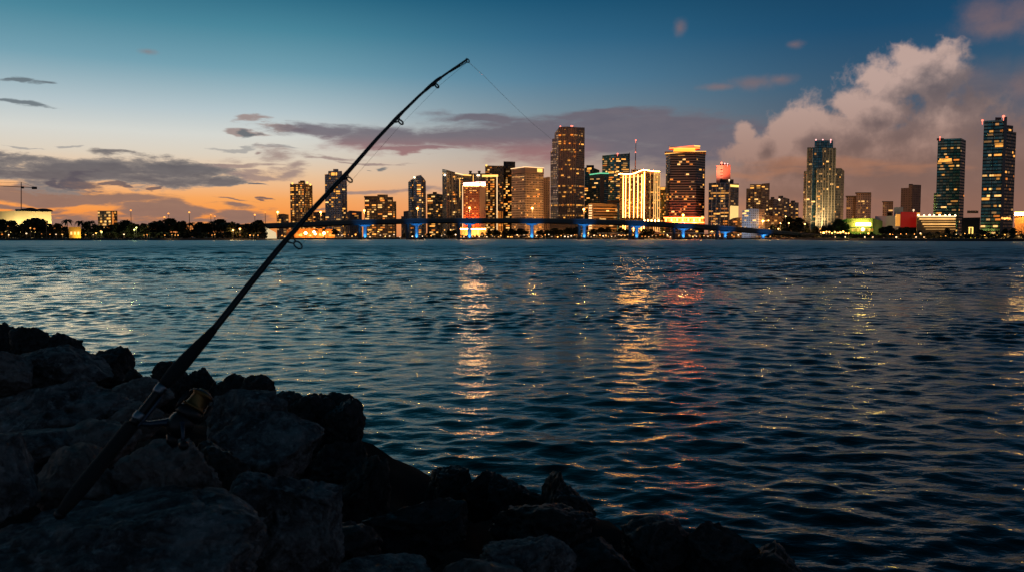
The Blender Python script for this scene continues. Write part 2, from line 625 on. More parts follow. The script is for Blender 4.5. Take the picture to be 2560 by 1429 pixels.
class Building:
    def __init__(s, name, label, px, Y, cat="building", base=GROUND_Z):
        b = at(px, 590, Y)
        s.loc = Vector((b.x, Y, base))
        s.root = empty(name, s.loc, label, cat)
        s.base = base
        s.n = 0
        s.faces = {}
        s.rnd = random.Random(name + label)

    def corners(s, cs, top):
        """photo columns with distances -> footprint points and their roof heights"""
        tops = top if isinstance(top, (list, tuple)) else [top] * len(cs)
        res = []
        for (px, Y), ty in zip(cs, tops):
            x = at(px, (ty + 585) / 2, Y).x
            res.append((x, Y, at(px, ty, Y).z))
        return res

    def vol(s, part, cs, top, mat, bottom=None, depth=30, roof=None):
        c = s.corners(cs, top)
        yb = max(p[1] for p in c) + depth
        z0 = s.base if bottom is None else at(cs[0][0], bottom, cs[0][1]).z
        # the streets run towards the bay, so the side walls slant off with the street grid
        xl, xr = c[0][0] * yb / c[0][1], c[-1][0] * yb / c[-1][1]
        ring = list(c) + [(xr - 0.4, yb, c[-1][2]), (xl + 0.4, yb, c[0][2])]
        me = bpy.data.meshes.new(part)
        n = len(ring)
        L = s.loc
        vs = [(x - L.x, y - L.y, z0 - L.z) for x, y, z in ring] + [(x - L.x, y - L.y, z - L.z) for x, y, z in ring]
        fs = [(i, (i + 1) % n, n + (i + 1) % n, n + i) for i in range(n)] + [tuple(range(n, 2 * n)), tuple(reversed(range(n)))]
        me.from_pydata(vs, [], fs)
        me.materials.append(mat)
        me.materials.append(roof or ROOF)
        uvl = me.uv_layers.new(name="UVMap")
        per = [0.0]
        for i in range(n):
            a, b = ring[i], ring[(i + 1) % n]
            per.append(per[-1] + math.hypot(b[0] - a[0], b[1] - a[1]))
        li = 0
        for fi, f in enumerate(fs):
            for k, vi in enumerate(f):
                if fi < n:
                    uu = per[fi] if (vi % n) == fi else per[fi + 1]
                    uvl.data[li].uv = (uu, vs[vi][2])
                else:
                    uvl.data[li].uv = (0, 0)
                li += 1
        for fi in (n, n + 1):
            me.polygons[fi].material_index = 1
        me.update()
        o = link_mesh(part, me, None, s.root)
        s.faces[part] = (c, z0)
        s.faces[s.n] = (c, z0)
        s.n += 1
        return o

    def _face(s, vol, i):
        c, z0 = s.faces[vol]
        a, b = Vector(c[i][:2]), Vector(c[i + 1][:2])
        return a, b, z0, min(c[i][2], c[i + 1][2])

    def add(s, part, mat, centre, dims, rz, parent=None):
        o = bpy.data.objects.new(part, win_mesh(mat))
        COL.objects.link(o)
        o.parent = s.root
        o.location = Vector(centre) - s.loc
        o.rotation_euler = (0, 0, rz)
        o.scale = dims
        return o

    def window(s, vol, i, u, z, w, h, mat, part='window', proud=0.25):
        """lit pane on face i of a volume; u 0..1 along it, z 0..1 up it, w and h in metres"""
        a, b, z0, z1 = s._face(vol, i)
        d = b - a
        nrm = Vector((d.y, -d.x)).normalized()
        p = a + d * u + nrm * (proud * 0.5 - 0.05)
        return s.add(part, mat, (p.x, p.y, z0 + (z1 - z0) * z), (w, proud, h), math.atan2(d.y, d.x))

    def windows(s, vol, i, n, bay=4.0, floor=3.6, mats=None, zr=(0.06, 0.97), ur=(0.03, 0.97), wide=(1, 2), h=0.6, rows=None, proud=0.25):
        a, b, z0, z1 = s._face(vol, i)
        d = b - a
        Ln = d.length
        nb = max(1, int(Ln / bay))
        nf = max(1, int((z1 - z0) / floor))
        used = set()
        mats = (mats or [W_GOLD, W_GOLD, W_PALE, W_ORNG]) + [W_DIM]
        tries = 0
        made = 0
        while made < n and tries < n * 12:
            tries += 1
            if rows and s.rnd.random() < 0.9:
                fl = int(s.rnd.choice(rows) * nf)
            else:
                fl = int((zr[0] + (zr[1] - zr[0]) * s.rnd.random()) * nf)
            k = s.rnd.randint(*wide)
            bi = int((ur[0] + (ur[1] - ur[0]) * s.rnd.random()) * nb)
            if bi + k > nb or any((fl, bi + j) in used for j in range(-1, k + 1)):
                continue
            for j in range(k):
                used.add((fl, bi + j))
            u = (bi + k / 2) * bay / Ln
            if u > 0.99:
                continue
            z = (fl + 0.5) * floor / (z1 - z0)
            if z > 0.99:
                continue
            s.window(vol, i, u, z, k * bay * 0.86, floor * h, s.rnd.choice(mats), proud=proud)
            made += 1

    def band(s, vol, i, z, h, mat, part='light_strip', u0=0.0, u1=1.0, proud=0.6):
        a, b, z0, z1 = s._face(vol, i)
        d = (b - a)
        return s.window(vol, i, (u0 + u1) / 2, z, d.length * (u1 - u0), h, mat, part, proud)

    def vstrip(s, vol, i, u, z0f, z1f, w, mat, part='light_strip', proud=0.8):
        a, b, z0, z1 = s._face(vol, i)
        return s.window(vol, i, u, (z0f + z1f) / 2, w, (z1 - z0) * (z1f - z0f), mat, part, proud)

    def edge(s, p0, p1, t, mat, part='light_strip'):
        """glowing bar between two photo points (px, py, Y)"""
        a, b = at(*p0), at(*p1)
        mb = MB()
        mb.tube([a - s.loc, b - s.loc], t, 6)
        return mb.build(part, mat, s.root)

    def pbox(s, part, px0, px1, py0, py1, Y, depth, mat, rz=0.0):
        """box that fills photo columns px0..px1 and rows py0 (top)..py1 at distance Y"""
        a, b = at(px0, (py0 + py1) / 2, Y), at(px1, (py0 + py1) / 2, Y)
        zt, zb = at((px0 + px1) / 2, py0, Y).z, at((px0 + px1) / 2, py1, Y).z
        if depth >= 3:
            yb = Y + depth
            q = [(a.x, Y), (b.x, Y), (b.x * yb / Y, yb), (a.x * yb / Y, yb)]
            L = s.loc
            vs = [(x - L.x, y - L.y, z - L.z) for z in (zb, zt) for x, y in q]
            fs = [(3, 2, 1, 0), (4, 5, 6, 7), (0, 1, 5, 4), (1, 2, 6, 5), (2, 3, 7, 6), (3, 0, 4, 7)]
            me = bpy.data.meshes.new(part)
            me.from_pydata(vs, [], fs)
            me.update()
            return link_mesh(part, me, mat, s.root)
        return s.add(part, mat, ((a.x + b.x) / 2, Y + depth / 2, (zt + zb) / 2), (b.x - a.x, depth, zt - zb), rz)

    def beacon(s, px, py, Y, r=1.2, mat=None):
        mb = MB()
        mb.sphere(at(px, py, Y) - s.loc, r)
        zz = at(px, py, Y) - s.loc
        mb.tube([zz - Vector((0, 0, 4)), zz], 0.25, 5)
        return mb.build('beacon', mat or L_BEACON, s.root)


def flood(name, loc, target, power, col, size=40, kind='SPOT', parent=None, radius=1.0):
    l = bpy.data.lights.new(name, kind)
    l.energy = power
    l.color = col
    if kind == 'SPOT':
        l.spot_size = R(size)
        l.spot_blend = 0.8
    l.shadow_soft_size = radius
    o = bpy.data.objects.new(name, l)
    COL.objects.link(o)
    o.location = loc
    if target is not None:
        o.rotation_euler = (Vector(target) - Vector(loc)).to_track_quat('-Z', 'Y').to_euler()
    if parent is not None:
        o.parent = parent
        o.location = Vector(loc) - parent.location
    return o

# ------------------------------------------------------------------ the skyline
BROWN = (0.20, 0.16, 0.13)
GLASS_D = (0.025, 0.030, 0.034)
GLASS_T = (0.012, 0.040, 0.042)
GLASS_B = (0.03, 0.045, 0.06)

# --- left shore -----------------------------------------------------------
B = Building("floodlit_hall", "wide floodlit cream hall with dark roof domes under the tower crane", 60, 800)
hall_m = plain("cream_wall", (0.75, 0.66, 0.42), 0.7, scale=0.05)
B.vol("hall", [(-60, 806), (36, 800), (129, 806)], [531, 528, 530], hall_m, depth=40)
B.pbox("parapet_block", 38, 50, 523, 529, 806, 8, hall_m)
mb = MB()
for (px, w, hh) in ((62, 14, 7), (76, 18, 9), (108, 22, 7)):
    c = at(px, 529, 815) - B.loc
    r = w / F * 800
    rr = [(r, 0), (r * 0.92, hh * 0.2), (r * 0.7, hh * 0.3), (r * 0.35, hh * 0.39), (0.05, hh * 0.42)]
    mb.tube([c + Vector((0, 0, z)) for _, z in rr], [q for q, _ in rr], 12)
mb.build("roof_dome", plain("dark_dome", (0.05, 0.045, 0.04), 0.8), B.root, True)
for px in (-20, 22, 62, 104):
    b_ = at(px, 560, 770)
    flood("hall_floodlight", (b_.x, 789, 5), (b_.x, 805, 17), 30000, (1.0, 0.72, 0.30), 110)

B = Building("construction_crane", "tall thin tower crane with a long jib behind the floodlit hall", 53, 880, "crane")
mb = MB()
p0, p1 = at(53, 560, 880) - B.loc, at(53, 456, 880) - B.loc
CRANE = plain("crane_paint", (0.16, 0.07, 0.06), 0.6)
mb.tube([p0, p1], [0.55, 0.45], 4)
mb.build("mast", CRANE, B.root)
mb = MB()
j0, j1 = at(-30, 464, 880) - B.loc, at(92, 470, 880) - B.loc
mb.tube([j0, j1], 0.32, 4)
mb.tube([at(-30, 464, 880) - B.loc + Vector((0, 0, 2.2)), p1, j1], 0.12, 4)
mb.build("jib", CRANE, B.root)
mb = MB()
mb.box(at(86, 470.5, 880) - B.loc, (4.6, 2, 2.6))
mb.build("counterweight", METAL_D, B.root)
mb = MB()
mb.box(at(55.5, 467, 880) - B.loc + Vector((0.6, 0, -1)), (1.8, 1.8, 2.2))
mb.build("cab", METAL_D, B.root)

B = Building("hotel_block", "square mid-rise with a bright right edge among the trees of the left shore", 270, 860)
m = facade("fc_hotel", (0.12, 0.10, 0.085), GLASS_D, 3.2, 3.2, 0.6, 0.6, 0.10, 0.6, 0.10)
B.vol("block", [(245, 866), (280, 858), (294, 866)], 527.5, m, depth=16)
B.windows(0, 0, 34, 3.2, 3.2, zr=(0, 0.9))
B.windows(0, 1, 16, 3.2, 3.2, [W_ORNG, W_GOLD], wide=(1, 1))
B.vstrip(0, 1, 0.12, 0.05, 0.95, 1.4, W_ORNG)

B = Building("shore_house", "small house with a yellow lit front on the left waterfront", 186, 664)
ym = plain("ochre_wall", (0.6, 0.42, 0.12), 0.7, scale=0.2)
B.vol("house", [(172, 664), (202, 664)], 568, ym, depth=6)
for u in (0.2, 0.5, 0.8):
    B.window(0, 0, u, 0.45, 1.5, 2.4, W_PALE)
b_ = at(186, 588, 658)
flood("house_floodlight", (b_.x, 658.5, 2.4), (b_.x, 664, 6), 4200, (1.0, 0.58, 0.10), 140)

B = Building("sail_canopy", "bright white peaked canopy at the left end of the bridge", 678, 700, "canopy")
mb = MB()
s0, s1, s2, s3 = [at(px, py, Y) - B.loc for px, py, Y in ((662, 567, 700), (668, 597, 700), (692, 597, 700), (690, 582, 704))]
g1 = at(664, 597, 708) - B.loc
for a, b, c in ((s0, s1, s2), (s0, s2, s3), (s0, g1, s1), (s0, s3, g1)):
    for k in range(1):
        mb.quad([a, b, c])
mb.quad([s1, g1, s3, s2])
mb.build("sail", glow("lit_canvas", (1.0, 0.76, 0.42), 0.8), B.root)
mb = MB()
mb.tube([at(662, 597, 700.5) - B.loc, s0 + Vector((0, 0, 1))], 0.25, 6)
mb.build("mast", METAL_D, B.root)

B = Building("added_promenade_hall", "added low hall catching orange light behind the globe lamps at the rod", 780, 935)  # hall added so the orange promenade light has a wall to fall on
B.vol("hall", [(716, 938), (782, 934), (838, 938)], [574, 571, 574], plain("orange_stucco", (0.6, 0.34, 0.14), 0.7, scale=0.1), depth=12)
for k in range(12):
    B.window(0, k % 2, 0.1 + 0.075 * k, 0.35, 3.0, 3.4, W_ORNG if k % 3 else W_GOLD)
for px in (735, 765, 800, 822):  # added spots that wash this hall orange
    b_ = at(px, 590, 920)
    flood("added_orange_spot", (b_.x, 924, 4), (b_.x, 936, 6), 9000, (1.0, 0.34, 0.04), 140)

# --- behind the bridge, left to right -------------------------------------
B = Building("low_block", "low dark block left of the gold topped apartment tower", 706, 1220)
m = facade("fc_low_a", (0.14, 0.11, 0.10), GLASS_D, 4, 3.4, 0.55, 0.55, 0.06, 0.6, 0.04)
B.vol("block", [(692, 1224), (708, 1220), (722, 1224)], [536, 535, 537], m, depth=25)
B.windows(0, 1, 6); B.windows(0, 0, 4)

B = Building("apartment_tower", "stepped apartment tower with golden roof lamps, leftmost of the tall towers", 753, 1250)
m = facade("fc_apt_a", (0.36, 0.24, 0.15), (0.03, 0.03, 0.03), 3.4, 3.3, 0.62, 0.5, 0.10, 0.8, 0.10, seed=1)
m2 = facade("fc_apt_a2", (0.42, 0.26, 0.13), (0.04, 0.03, 0.02), 3.0, 3.3, 0.5, 0.5, 0.22, 1.0, 0.16, seed=2)
B.vol("left_wing", [(726, 1256), (750, 1252)], 460, m, depth=26)
B.vol("core", [(747, 1250), (764, 1247)], 454.5, m2, depth=30)
B.vol("right_wing", [(761, 1249), (782, 1258)], [459, 464], m2, depth=26)
B.windows(0, 0, 22, 3.4, 3.3); B.windows(1, 0, 34, 3.0, 3.3, wide=(1, 1)); B.windows(2, 0, 28, 3.0, 3.3, wide=(1, 1))
B.pbox("penthouse", 750, 762, 452, 456, 1255, 10, ROOF)
for px, py in ((768, 457), (776, 462), (731, 459)):
    mb = MB(); mb.sphere(at(px, py, 1246) - B.loc, 1.7); mb.build("roof_lamp", L_SOFTG, B.root)

B = Building("mid_block", "low hazy block seen between the two leftmost tall towers", 798, 1350)
m = facade("fc_low_b", (0.16, 0.12, 0.11), GLASS_D, 4, 3.4, 0.55, 0.55, 0.05, 0.7, 0.05, seed=3)
B.vol("block", [(783, 1352), (800, 1350), (815, 1354)], [531, 530, 532], m, depth=25)
B.windows(0, 0, 6); B.windows(0, 1, 6)

B = Building("crown_tower", "slate blue apartment tower with a notched crown crossed by the fishing rod", 840, 1230)
m = facade("fc_crown", (0.28, 0.29, 0.32), (0.22, 0.27, 0.32), 3.6, 3.3, 0.7, 0.5, 0.03, 0.8, 0.05, seed=4, metal=0.8)
B.vol("left_wing", [(813, 1240), (824, 1236)], 436, m, depth=26)
B.vol("core", [(822, 1232), (856, 1232)], 428, m, depth=30)
B.vol("right_wing", [(853, 1236), (868, 1242)], 437, m, depth=26)
B.vol("crown", [(834, 1234), (847, 1234)], 423, m, bottom=429, depth=14)
B.windows(1, 0, 22, 3.6, 3.3, wide=(1, 3), rows=[0.55, 0.72, 0.93, 0.25]); B.windows(0, 0, 7, 3.6, 3.3); B.windows(2, 0, 9, 3.6, 3.3)
B.window(1, 0, 0.42, 0.955, 9, 4.4, W_GOLD)
for u in (0.02, 0.98, 0.5):
    B.vstrip(1, 0, u, 0, 0.99, 1.1, CONC, 'rib', 1.0)

B = Building("low_hall", "low pinkish hall between the crown tower and the wide brown block", 886, 1400)
m = facade("fc_low_c", (0.30, 0.22, 0.20), GLASS_D, 5, 4, 0.4, 0.4, 0.02, 0.6, 0.02, seed=5)
B.vol("hall", [(868, 1406), (874, 1400), (905, 1404)], [531, 527, 529], m, depth=30)
B.windows(0, 1, 5)

B = Building("brown_block", "wide brown stepped block behind the bridge, right of the crown tower", 950, 1180)
m = facade("fc_brown", (0.13, 0.10, 0.085), GLASS_D, 3.6, 3.3, 0.6, 0.5, 0.05, 0.8, 0.05, seed=6)
B.vol("left_wing", [(912, 1186), (946, 1182)], 492, m, depth=26)
B.vol("core", [(944, 1178), (970, 1178)], 487, m, depth=30)
B.vol("right_wing", [(969, 1181), (983, 1186)], 493, m, depth=24)
B.vol("side_wing", [(982, 1188), (991, 1192)], 504, m, depth=20)
B.windows(0, 0, 20, 3.6, 3.3); B.windows(1, 0, 16, 3.6, 3.3); B.windows(2, 0, 9, 3.6, 3.3); B.windows(3, 0, 4, 3.6, 3.3)
B.window(1, 0, 0.4, 0.9, 6, 3.6, W_GOLD)
B.pbox("roof_rim", 910, 947, 490.6, 492.4, 1180, 30, plain("brown_trim", BROWN, 0.8))

B = Building("far_block", "small pale far building beside the arched blue tower", 1014, 1500)
m = facade("fc_far", (0.28, 0.22, 0.22), GLASS_D, 4, 3.4, 0.5, 0.5, 0.02, 0.5, 0.02, seed=7)
B.vol("block", [(1003, 1500), (1024, 1500)], [541, 541], m, depth=20)
B.vol("upper_block", [(1009, 1504), (1024, 1504)], [529, 527], m, depth=20)

B = Building("arched_tower", "blue grey glass tower with an arched top and rounded shoulders", 1043, 1240)
m = facade("fc_arch", (0.26, 0.31, 0.34), (0.22, 0.36, 0.42), 3.4, 3.3, 0.75, 0.55, 0.03, 0.8, 0.04, seed=8, metal=0.8)
B.vol("left_wing", [(1021, 1248), (1026, 1244), (1036, 1240)], [456, 451, 446], m, depth=26)
B.vol("core", [(1034, 1238), (1042, 1237), (1054, 1238)], [445, 440, 438], m, depth=30)
B.vol("right_wing", [(1053, 1240), (1060, 1243), (1065, 1248)], [439, 446, 454], m, depth=26)
B.windows(0, 1, 9, 3.4, 3.3, wide=(1, 2)); B.windows(1, 1, 14, 3.4, 3.3, wide=(1, 3)); B.windows(2, 0, 8, 3.4, 3.3)
for v_, i, u in ((1, 0, 0.0), (1, 1, 0.0), (1, 1, 1.0), (0, 1, 0.5)):
    B.vstrip(v_, i, u, 0, 0.985, 0.9, CONC, 'rib', 1.0)
mb = MB(); mb.sphere(at(1036, 444, 1236) - B.loc, 1.3); mb.build("roof_lamp", L_WHITE, B.root)

B = Building("blue_block", "shorter dark blue tower between the arched tower and the slanted roof", 1088, 1260)
m = facade("fc_blue", (0.18, 0.21, 0.25), (0.18, 0.28, 0.34), 3.6, 3.3, 0.7, 0.55, 0.03, 0.8, 0.04, seed=9, metal=0.8)
B.vol("tower", [(1068, 1264), (1090, 1258), (1108, 1264)], [486, 484, 487], m, depth=26)
B.pbox("penthouse", 1082, 1092, 480.5, 486, 1264, 12, ROOF)
B.windows(0, 0, 12, 3.6, 3.3, wide=(2, 3)); B.windows(0, 1, 9, 3.6, 3.3)

B = Building("slanted_tower", "pale residential tower whose lit roof slants down to the right", 1140, 1200)
m = facade("fc_slant", (0.26, 0.24, 0.20), (0.03, 0.04, 0.045), 3.4, 3.3, 0.62, 0.6, 0.04, 0.8, 0.05, seed=10)
mB = facade("fc_slant_b", (0.2, 0.26, 0.31), (0.25, 0.36, 0.42), 2.4, 3.3, 0.6, 0.6, 0.02, 0.8, 0.04, seed=11, metal=0.8)
B.vol("side", [(1106, 1218), (1117, 1200)], [423, 425], mB, depth=10)
B.vol("tower", [(1117, 1200), (1130, 1200), (1145, 1200), (1158, 1200), (1177, 1204)], [425, 429, 434, 437, 438.5], m, depth=26)
for u, f_ in ((0.06, 0), (0.5, 0), (0.15, 1), (0.6, 1), (0.2, 2), (0.7, 2)):
    B.vstrip(1, f_, u, 0.0, 0.985, 1.3, plain("pale_rib", (0.55, 0.46, 0.33), 0.7), 'rib', 0.9)
B.windows(1, 1, 12, 3.4, 3.3); B.windows(1, 2, 14, 3.4, 3.3); B.windows(1, 0, 6, 3.4, 3.3); B.windows(1, 3, 10, 3.4, 3.3); B.windows(0, 0, 6, 2.4, 3.3)
B.edge((1138, 433, 1198), (1158, 437.5, 1198), 1.0, L_SOFT)
B.edge((1158, 437.5, 1198), (1178, 439, 1202), 0.9, L_SOFTG)
B.vstrip(1, 2, 0.35, 0.64, 0.93, 0.6, L_SOFTG)
B.band(1, 2, 0.94, 0.9, L_SOFTG, u0=0.0, u1=1.0)
mb = MB(); mb.sphere(at(1112, 438, 1196) - B.loc, 1.5); mb.build("roof_lamp", L_WHITE, B.root)

B = Building("pale_hotel", "pale building with two roof drums behind the red washed hotel", 1192, 1260)
m = facade("fc_pale", (0.34, 0.30, 0.27), (0.10, 0.09, 0.08), 4.0, 3.4, 0.5, 0.45, 0.02, 0.7, 0.04, seed=12)
B.vol("tower", [(1172, 1262), (1191, 1258), (1214, 1264)], 434, m, depth=20)
for px in (1176, 1198):
    mb = MB(); c = at(px, 434, 1268) - B.loc
    mb.tube([c, c + Vector((0, 0, 2.6)), c + Vector((0, 0, 2.7)), c + Vector((0, 0, 3.8))], [1.9, 1.9, 2.7, 2.5], 12)
    mb.build("roof_drum", CONC, B.root)
B.vstrip(0, 0, 0.05, 0.75, 0.98, 0.6, L_SOFTG); B.vstrip(0, 0, 0.6, 0.82, 0.98, 0.6, L_SOFTG)
for u in (0.15, 0.3):
    mb = MB(); mb.sphere(at(1190 + 26 * u, 439, 1256) - B.loc, 1.2); mb.build("roof_lamp", L_WHITE, B.root)

B = Building("red_washed_hotel", "hotel block washed red from below with a scalloped white light crown", 1184, 1150)
m = facade("fc_redh", (0.26, 0.13, 0.09), (0.035, 0.025, 0.02), 3.0, 3.0, 0.5, 0.5, 0.12, 0.5, 0.09, (1.0, 0.42, 0.16), seed=13)
wm = plain("travertine", (0.5, 0.42, 0.36), 0.7, scale=0.05)
B.vol("column", [(1155, 1152), (1159, 1150)], 458, wm, depth=24)
B.vol("tower", [(1159, 1150), (1199, 1150)], 458, m, depth=30)
B.vol("side", [(1199, 1150), (1214, 1162)], [456, 457], wm, depth=20)
B.band(1, 0, 0.972, 3.6, L_WARM, u0=0.02, u1=0.98)
B.band(2, 0, 0.968, 3.6, L_WARM, u0=0.25, u1=0.9)
B.edge((1158, 458, 1149), (1190, 456.5, 1149), 0.7, L_PINK); B.edge((1190, 455, 1149), (1214, 455.5, 1158), 0.7, L_PINK)
B.vstrip(0, 0, 0.5, 0.1, 0.96, 0.4, L_SOFT)
B.windows(1, 0, 46, 3.0, 3.0, [W_ORNG, W_GOLD], wide=(1, 1), h=0.5)
for k in range(6):
    B.window(1, 0, 0.38 + k * 0.08, 0.86, 1.1, 1.1, W_PALE)
for px in (1168, 1180, 1192):
    b_ = at(px, 590, 1134)
    flood("hotel_red_floodlight", (b_.x, 1135, 14), (b_.x, 1150, 30), 48000, (1.0, 0.13, 0.018), 100)
b_ = at(1180, 590, 1090)
flood("podium_floodlight", (b_.x, 1092, 4), (b_.x, 1110, 9), 90000, (1.0, 0.46, 0.10), 140)
B.pbox("podium", 1144, 1216, 571, 591, 1110, 14, plain("podium_wall", (0.5, 0.36, 0.2), 0.7, scale=0.05))
for k in range(9):
    B.pbox("podium_window", 1147 + k * 7.6, 1151.5 + k * 7.6, 575, 586, 1109.7, 0.5, W_ORNG if k % 3 else W_PALE)
B.pbox("light_strip", 1146, 1214, 572, 574, 1109.5, 0.6, L_GOLD)

B = Building("gold_band_tower", "bronze tower with a glowing gold band and one white corner strip", 1236, 1210)
m = facade("fc_bronze", (0.24, 0.16, 0.10), (0.02, 0.018, 0.016), 3.6, 3.4, 0.6, 0.55, 0.05, 0.8, 0.05, seed=14)
B.vol("back_slab", [(1213, 1232), (1243, 1228), (1259, 1236)], [414, 415, 415], m, depth=24)
B.vol("tower", [(1214, 1208), (1243, 1205), (1258, 1222)], [437, 437, 439], m, depth=20)
B.band(1, 0, 0.982, 3.2, L_SOFTG, u0=-0.3, u1=1.08)
B.vstrip(1, 0, 0.99, 0.02, 0.965, 1.2, L_SOFT)
B.windows(1, 0, 52, 3.6, 3.4, wide=(1, 2)); B.windows(0, 0, 4, 3.6, 3.4, zr=(0.88, 0.98)); B.windows(1, 1, 16, 3.6, 3.4, [W_ORNG, W_GOLD])
for u in (0.25, 0.55, 0.85):
    B.vstrip(1, 1, u, 0.05, 0.42, 0.8, W_ORNG)
for u in (0.06, 0.3, 0.55, 0.78):
    B.vstrip(1, 0, u, 0.0, 0.96, 0.7, plain("bronze_rib", (0.16, 0.11, 0.07), 0.5, 0.3), 'rib', 0.8)
mb = MB(); mb.sphere(at(1216, 414, 1226) - B.loc, 1.6); mb.build("roof_lamp", L_SOFTG, B.root)

B = Building("black_tower", "slim black tower, the darkest one, left of the beige office block", 1273, 1260)
m = facade("fc_black", (0.035, 0.032, 0.032), (0.012, 0.012, 0.013), 3.6, 3.4, 0.6, 0.55, 0.02, 0.7, 0.02, seed=15)
B.vol("tower", [(1259, 1262), (1281, 1256), (1288, 1266)], [404, 404.5, 405], m, depth=24)
B.windows(0, 0, 30, 3.6, 3.4, [W_GOLD, W_ORNG, W_PALE])

B = Building("beige_office", "broad beige office block with a white light line round its roof and a yellow sign", 1315, 1120)
m = facade("fc_beige", (0.44, 0.35, 0.30), (0.06, 0.05, 0.045), 2.6, 3.3, 0.72, 0.5, 0.03, 0.6, 0.06, seed=16)
cap = plain("beige_cap", (0.36, 0.27, 0.22), 0.75, scale=0.1)
B.vol("tower", [(1279, 1136), (1313, 1118), (1359, 1136)], [437, 434, 436], m, depth=24)
B.vol("attic", [(1278.6, 1135), (1313, 1117), (1359.4, 1135)], [421.5, 417.5, 420.5], cap, bottom=435.5, depth=24)
B.edge((1277, 422.5, 1134.5), (1313, 417.5, 1116.5), 0.55, L_SOFT)
B.edge((1313, 417.5, 1116.5), (1360, 420.5, 1134.5), 0.55, L_SOFT)
B.window(1, 1, 0.78, 0.55, 9, 5, L_SIGN, 'sign')
B.windows(0, 0, 26, 2.6, 3.3, [W_GOLD, W_PALE], wide=(1, 1), h=0.5); B.windows(0, 1, 22, 2.6, 3.3, [W_GOLD, W_ORNG], wide=(1, 2), h=0.5)
for k in range(14):
    B.window(0, 0, 0.08 + 0.065 * k, 0.955, 0.7, 1.0, W_PALE)

B = Building("narrow_slab", "narrow tan slab squeezed between the beige office and the tallest tower", 1367, 1190)
m = facade("fc_slab", (0.56, 0.40, 0.26), (0.12, 0.09, 0.06), 3.2, 3.4, 0.3, 0.5, 0.02, 0.5, 0.03, seed=17)
B.vol("slab", [(1358, 1192), (1368, 1190), (1375, 1192)], [446, 443, 443], m, depth=24)
B.vstrip(0, 0, 0.98, 0, 0.99, 0.9, plain("tan_rib", (0.5, 0.36, 0.22), 0.7), 'rib')

B = Building("stepped_skyscraper", "tallest brown skyscraper with a left edge stepping in towards its flat roof", 1418, 1300)
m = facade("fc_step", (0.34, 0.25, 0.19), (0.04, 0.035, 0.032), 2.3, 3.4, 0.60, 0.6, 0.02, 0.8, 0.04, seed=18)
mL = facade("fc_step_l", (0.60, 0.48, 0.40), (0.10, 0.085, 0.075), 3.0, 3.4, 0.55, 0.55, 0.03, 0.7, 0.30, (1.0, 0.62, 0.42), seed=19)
B.vol("tower", [(1397, 1300), (1418, 1294), (1441, 1297)], [318, 317, 318.5], m, depth=34)
B.vol("right_wing", [(1440, 1298), (1461, 1312)], [318.5, 319.5], m, depth=22)
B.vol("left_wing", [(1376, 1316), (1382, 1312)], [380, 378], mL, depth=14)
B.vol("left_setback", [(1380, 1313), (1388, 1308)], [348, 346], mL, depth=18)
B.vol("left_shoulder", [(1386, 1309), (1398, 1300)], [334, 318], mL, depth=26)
for k in range(10):
    B.vstrip(0, k % 2, (k // 2) * 0.205 + 0.05, 0.0, 0.995, 2.0, plain("stone_rib", (0.42, 0.32, 0.25), 0.7), 'rib', 1.4)
rowz = [0.93, 0.86, 0.80, 0.63, 0.48, 0.41, 0.295, 0.21]
B.windows(0, 0, 24, 2.3, 3.4, [W_GOLD, W_GOLD, W_ORNG], wide=(1, 2), rows=rowz, proud=3.0, h=0.45); B.windows(0, 1, 32, 2.3, 3.4, [W_GOLD, W_GOLD, W_ORNG], wide=(1, 2), rows=rowz, proud=3.0, h=0.45)
B.windows(1, 0, 24, 2.3, 3.4, [W_GOLD, W_ORNG], wide=(1, 3), rows=rowz)
for v_, i in ((0, 0), (0, 1), (1, 0), (2, 0), (4, 0)):
    a, b, z0, z1 = B._face(v_, i)
    zz = 0.295 * (B._face(0, 0)[3] - B._face(0, 0)[2]) / (z1 - z0)
    n = int((b - a).length / 2.8)
    for k in range(n):
        B.window(v_, i, (k + 0.5) / n, zz, 1.5, 2.2, W_GOLD)
B.beacon(1401, 316.5, 1302); B.beacon(1428, 315.5, 1302); B.beacon(1431, 315.5, 1302)
B.pbox("podium", 1374, 1462, 548, 592, 1282, 14, plain("podium_wall", (0.5, 0.36, 0.2), 0.7))

B = Building("dark_green_tower", "dark green tower with a stepped cap just right of the tallest skyscraper", 1480, 1420)
m = facade("fc_dg", (0.03, 0.06, 0.06), (0.06, 0.20, 0.18), 3.6, 3.4, 0.7, 0.55, 0.03, 0.8, 0.02, seed=20, metal=0.8)
B.vol("tower", [(1461, 1424), (1478, 1418), (1498, 1426)], [420, 418, 426], m, depth=24)
B.pbox("cap", 1466, 1485, 413.5, 420, 1424, 14, ROOF)
B.windows(0, 0, 14, 3.6, 3.4); B.windows(0, 1, 12, 3.6, 3.4)
B.window(0, 0, 0.7, 0.985, 8, 3.4, W_GOLD)

B = Building("green_edged_block", "dark block whose roof is edged with a green light line", 1495, 1330)
m = facade("fc_ge", (0.03, 0.05, 0.05), (0.06, 0.16, 0.15), 3.6, 3.4, 0.7, 0.55, 0.02, 0.7, 0.02, seed=21, metal=0.8)
B.vol("block", [(1474, 1334), (1502, 1328), (1521, 1334)], [436.5, 434, 434.5], m, depth=24)
B.edge((1474, 437, 1332), (1500, 433.5, 1326), 1.0, L_GREEN); B.edge((1500, 433.5, 1326), (1522, 434, 1332), 1.0, L_GREEN)
B.vstrip(0, 1, 0.12, 0.1, 0.97, 8.0, plain("brown_panel", (0.22, 0.15, 0.10), 0.8), 'panel', 0.6)
B.windows(0, 0, 12, 3.6, 3.4, [W_PALE, W_GOLD])

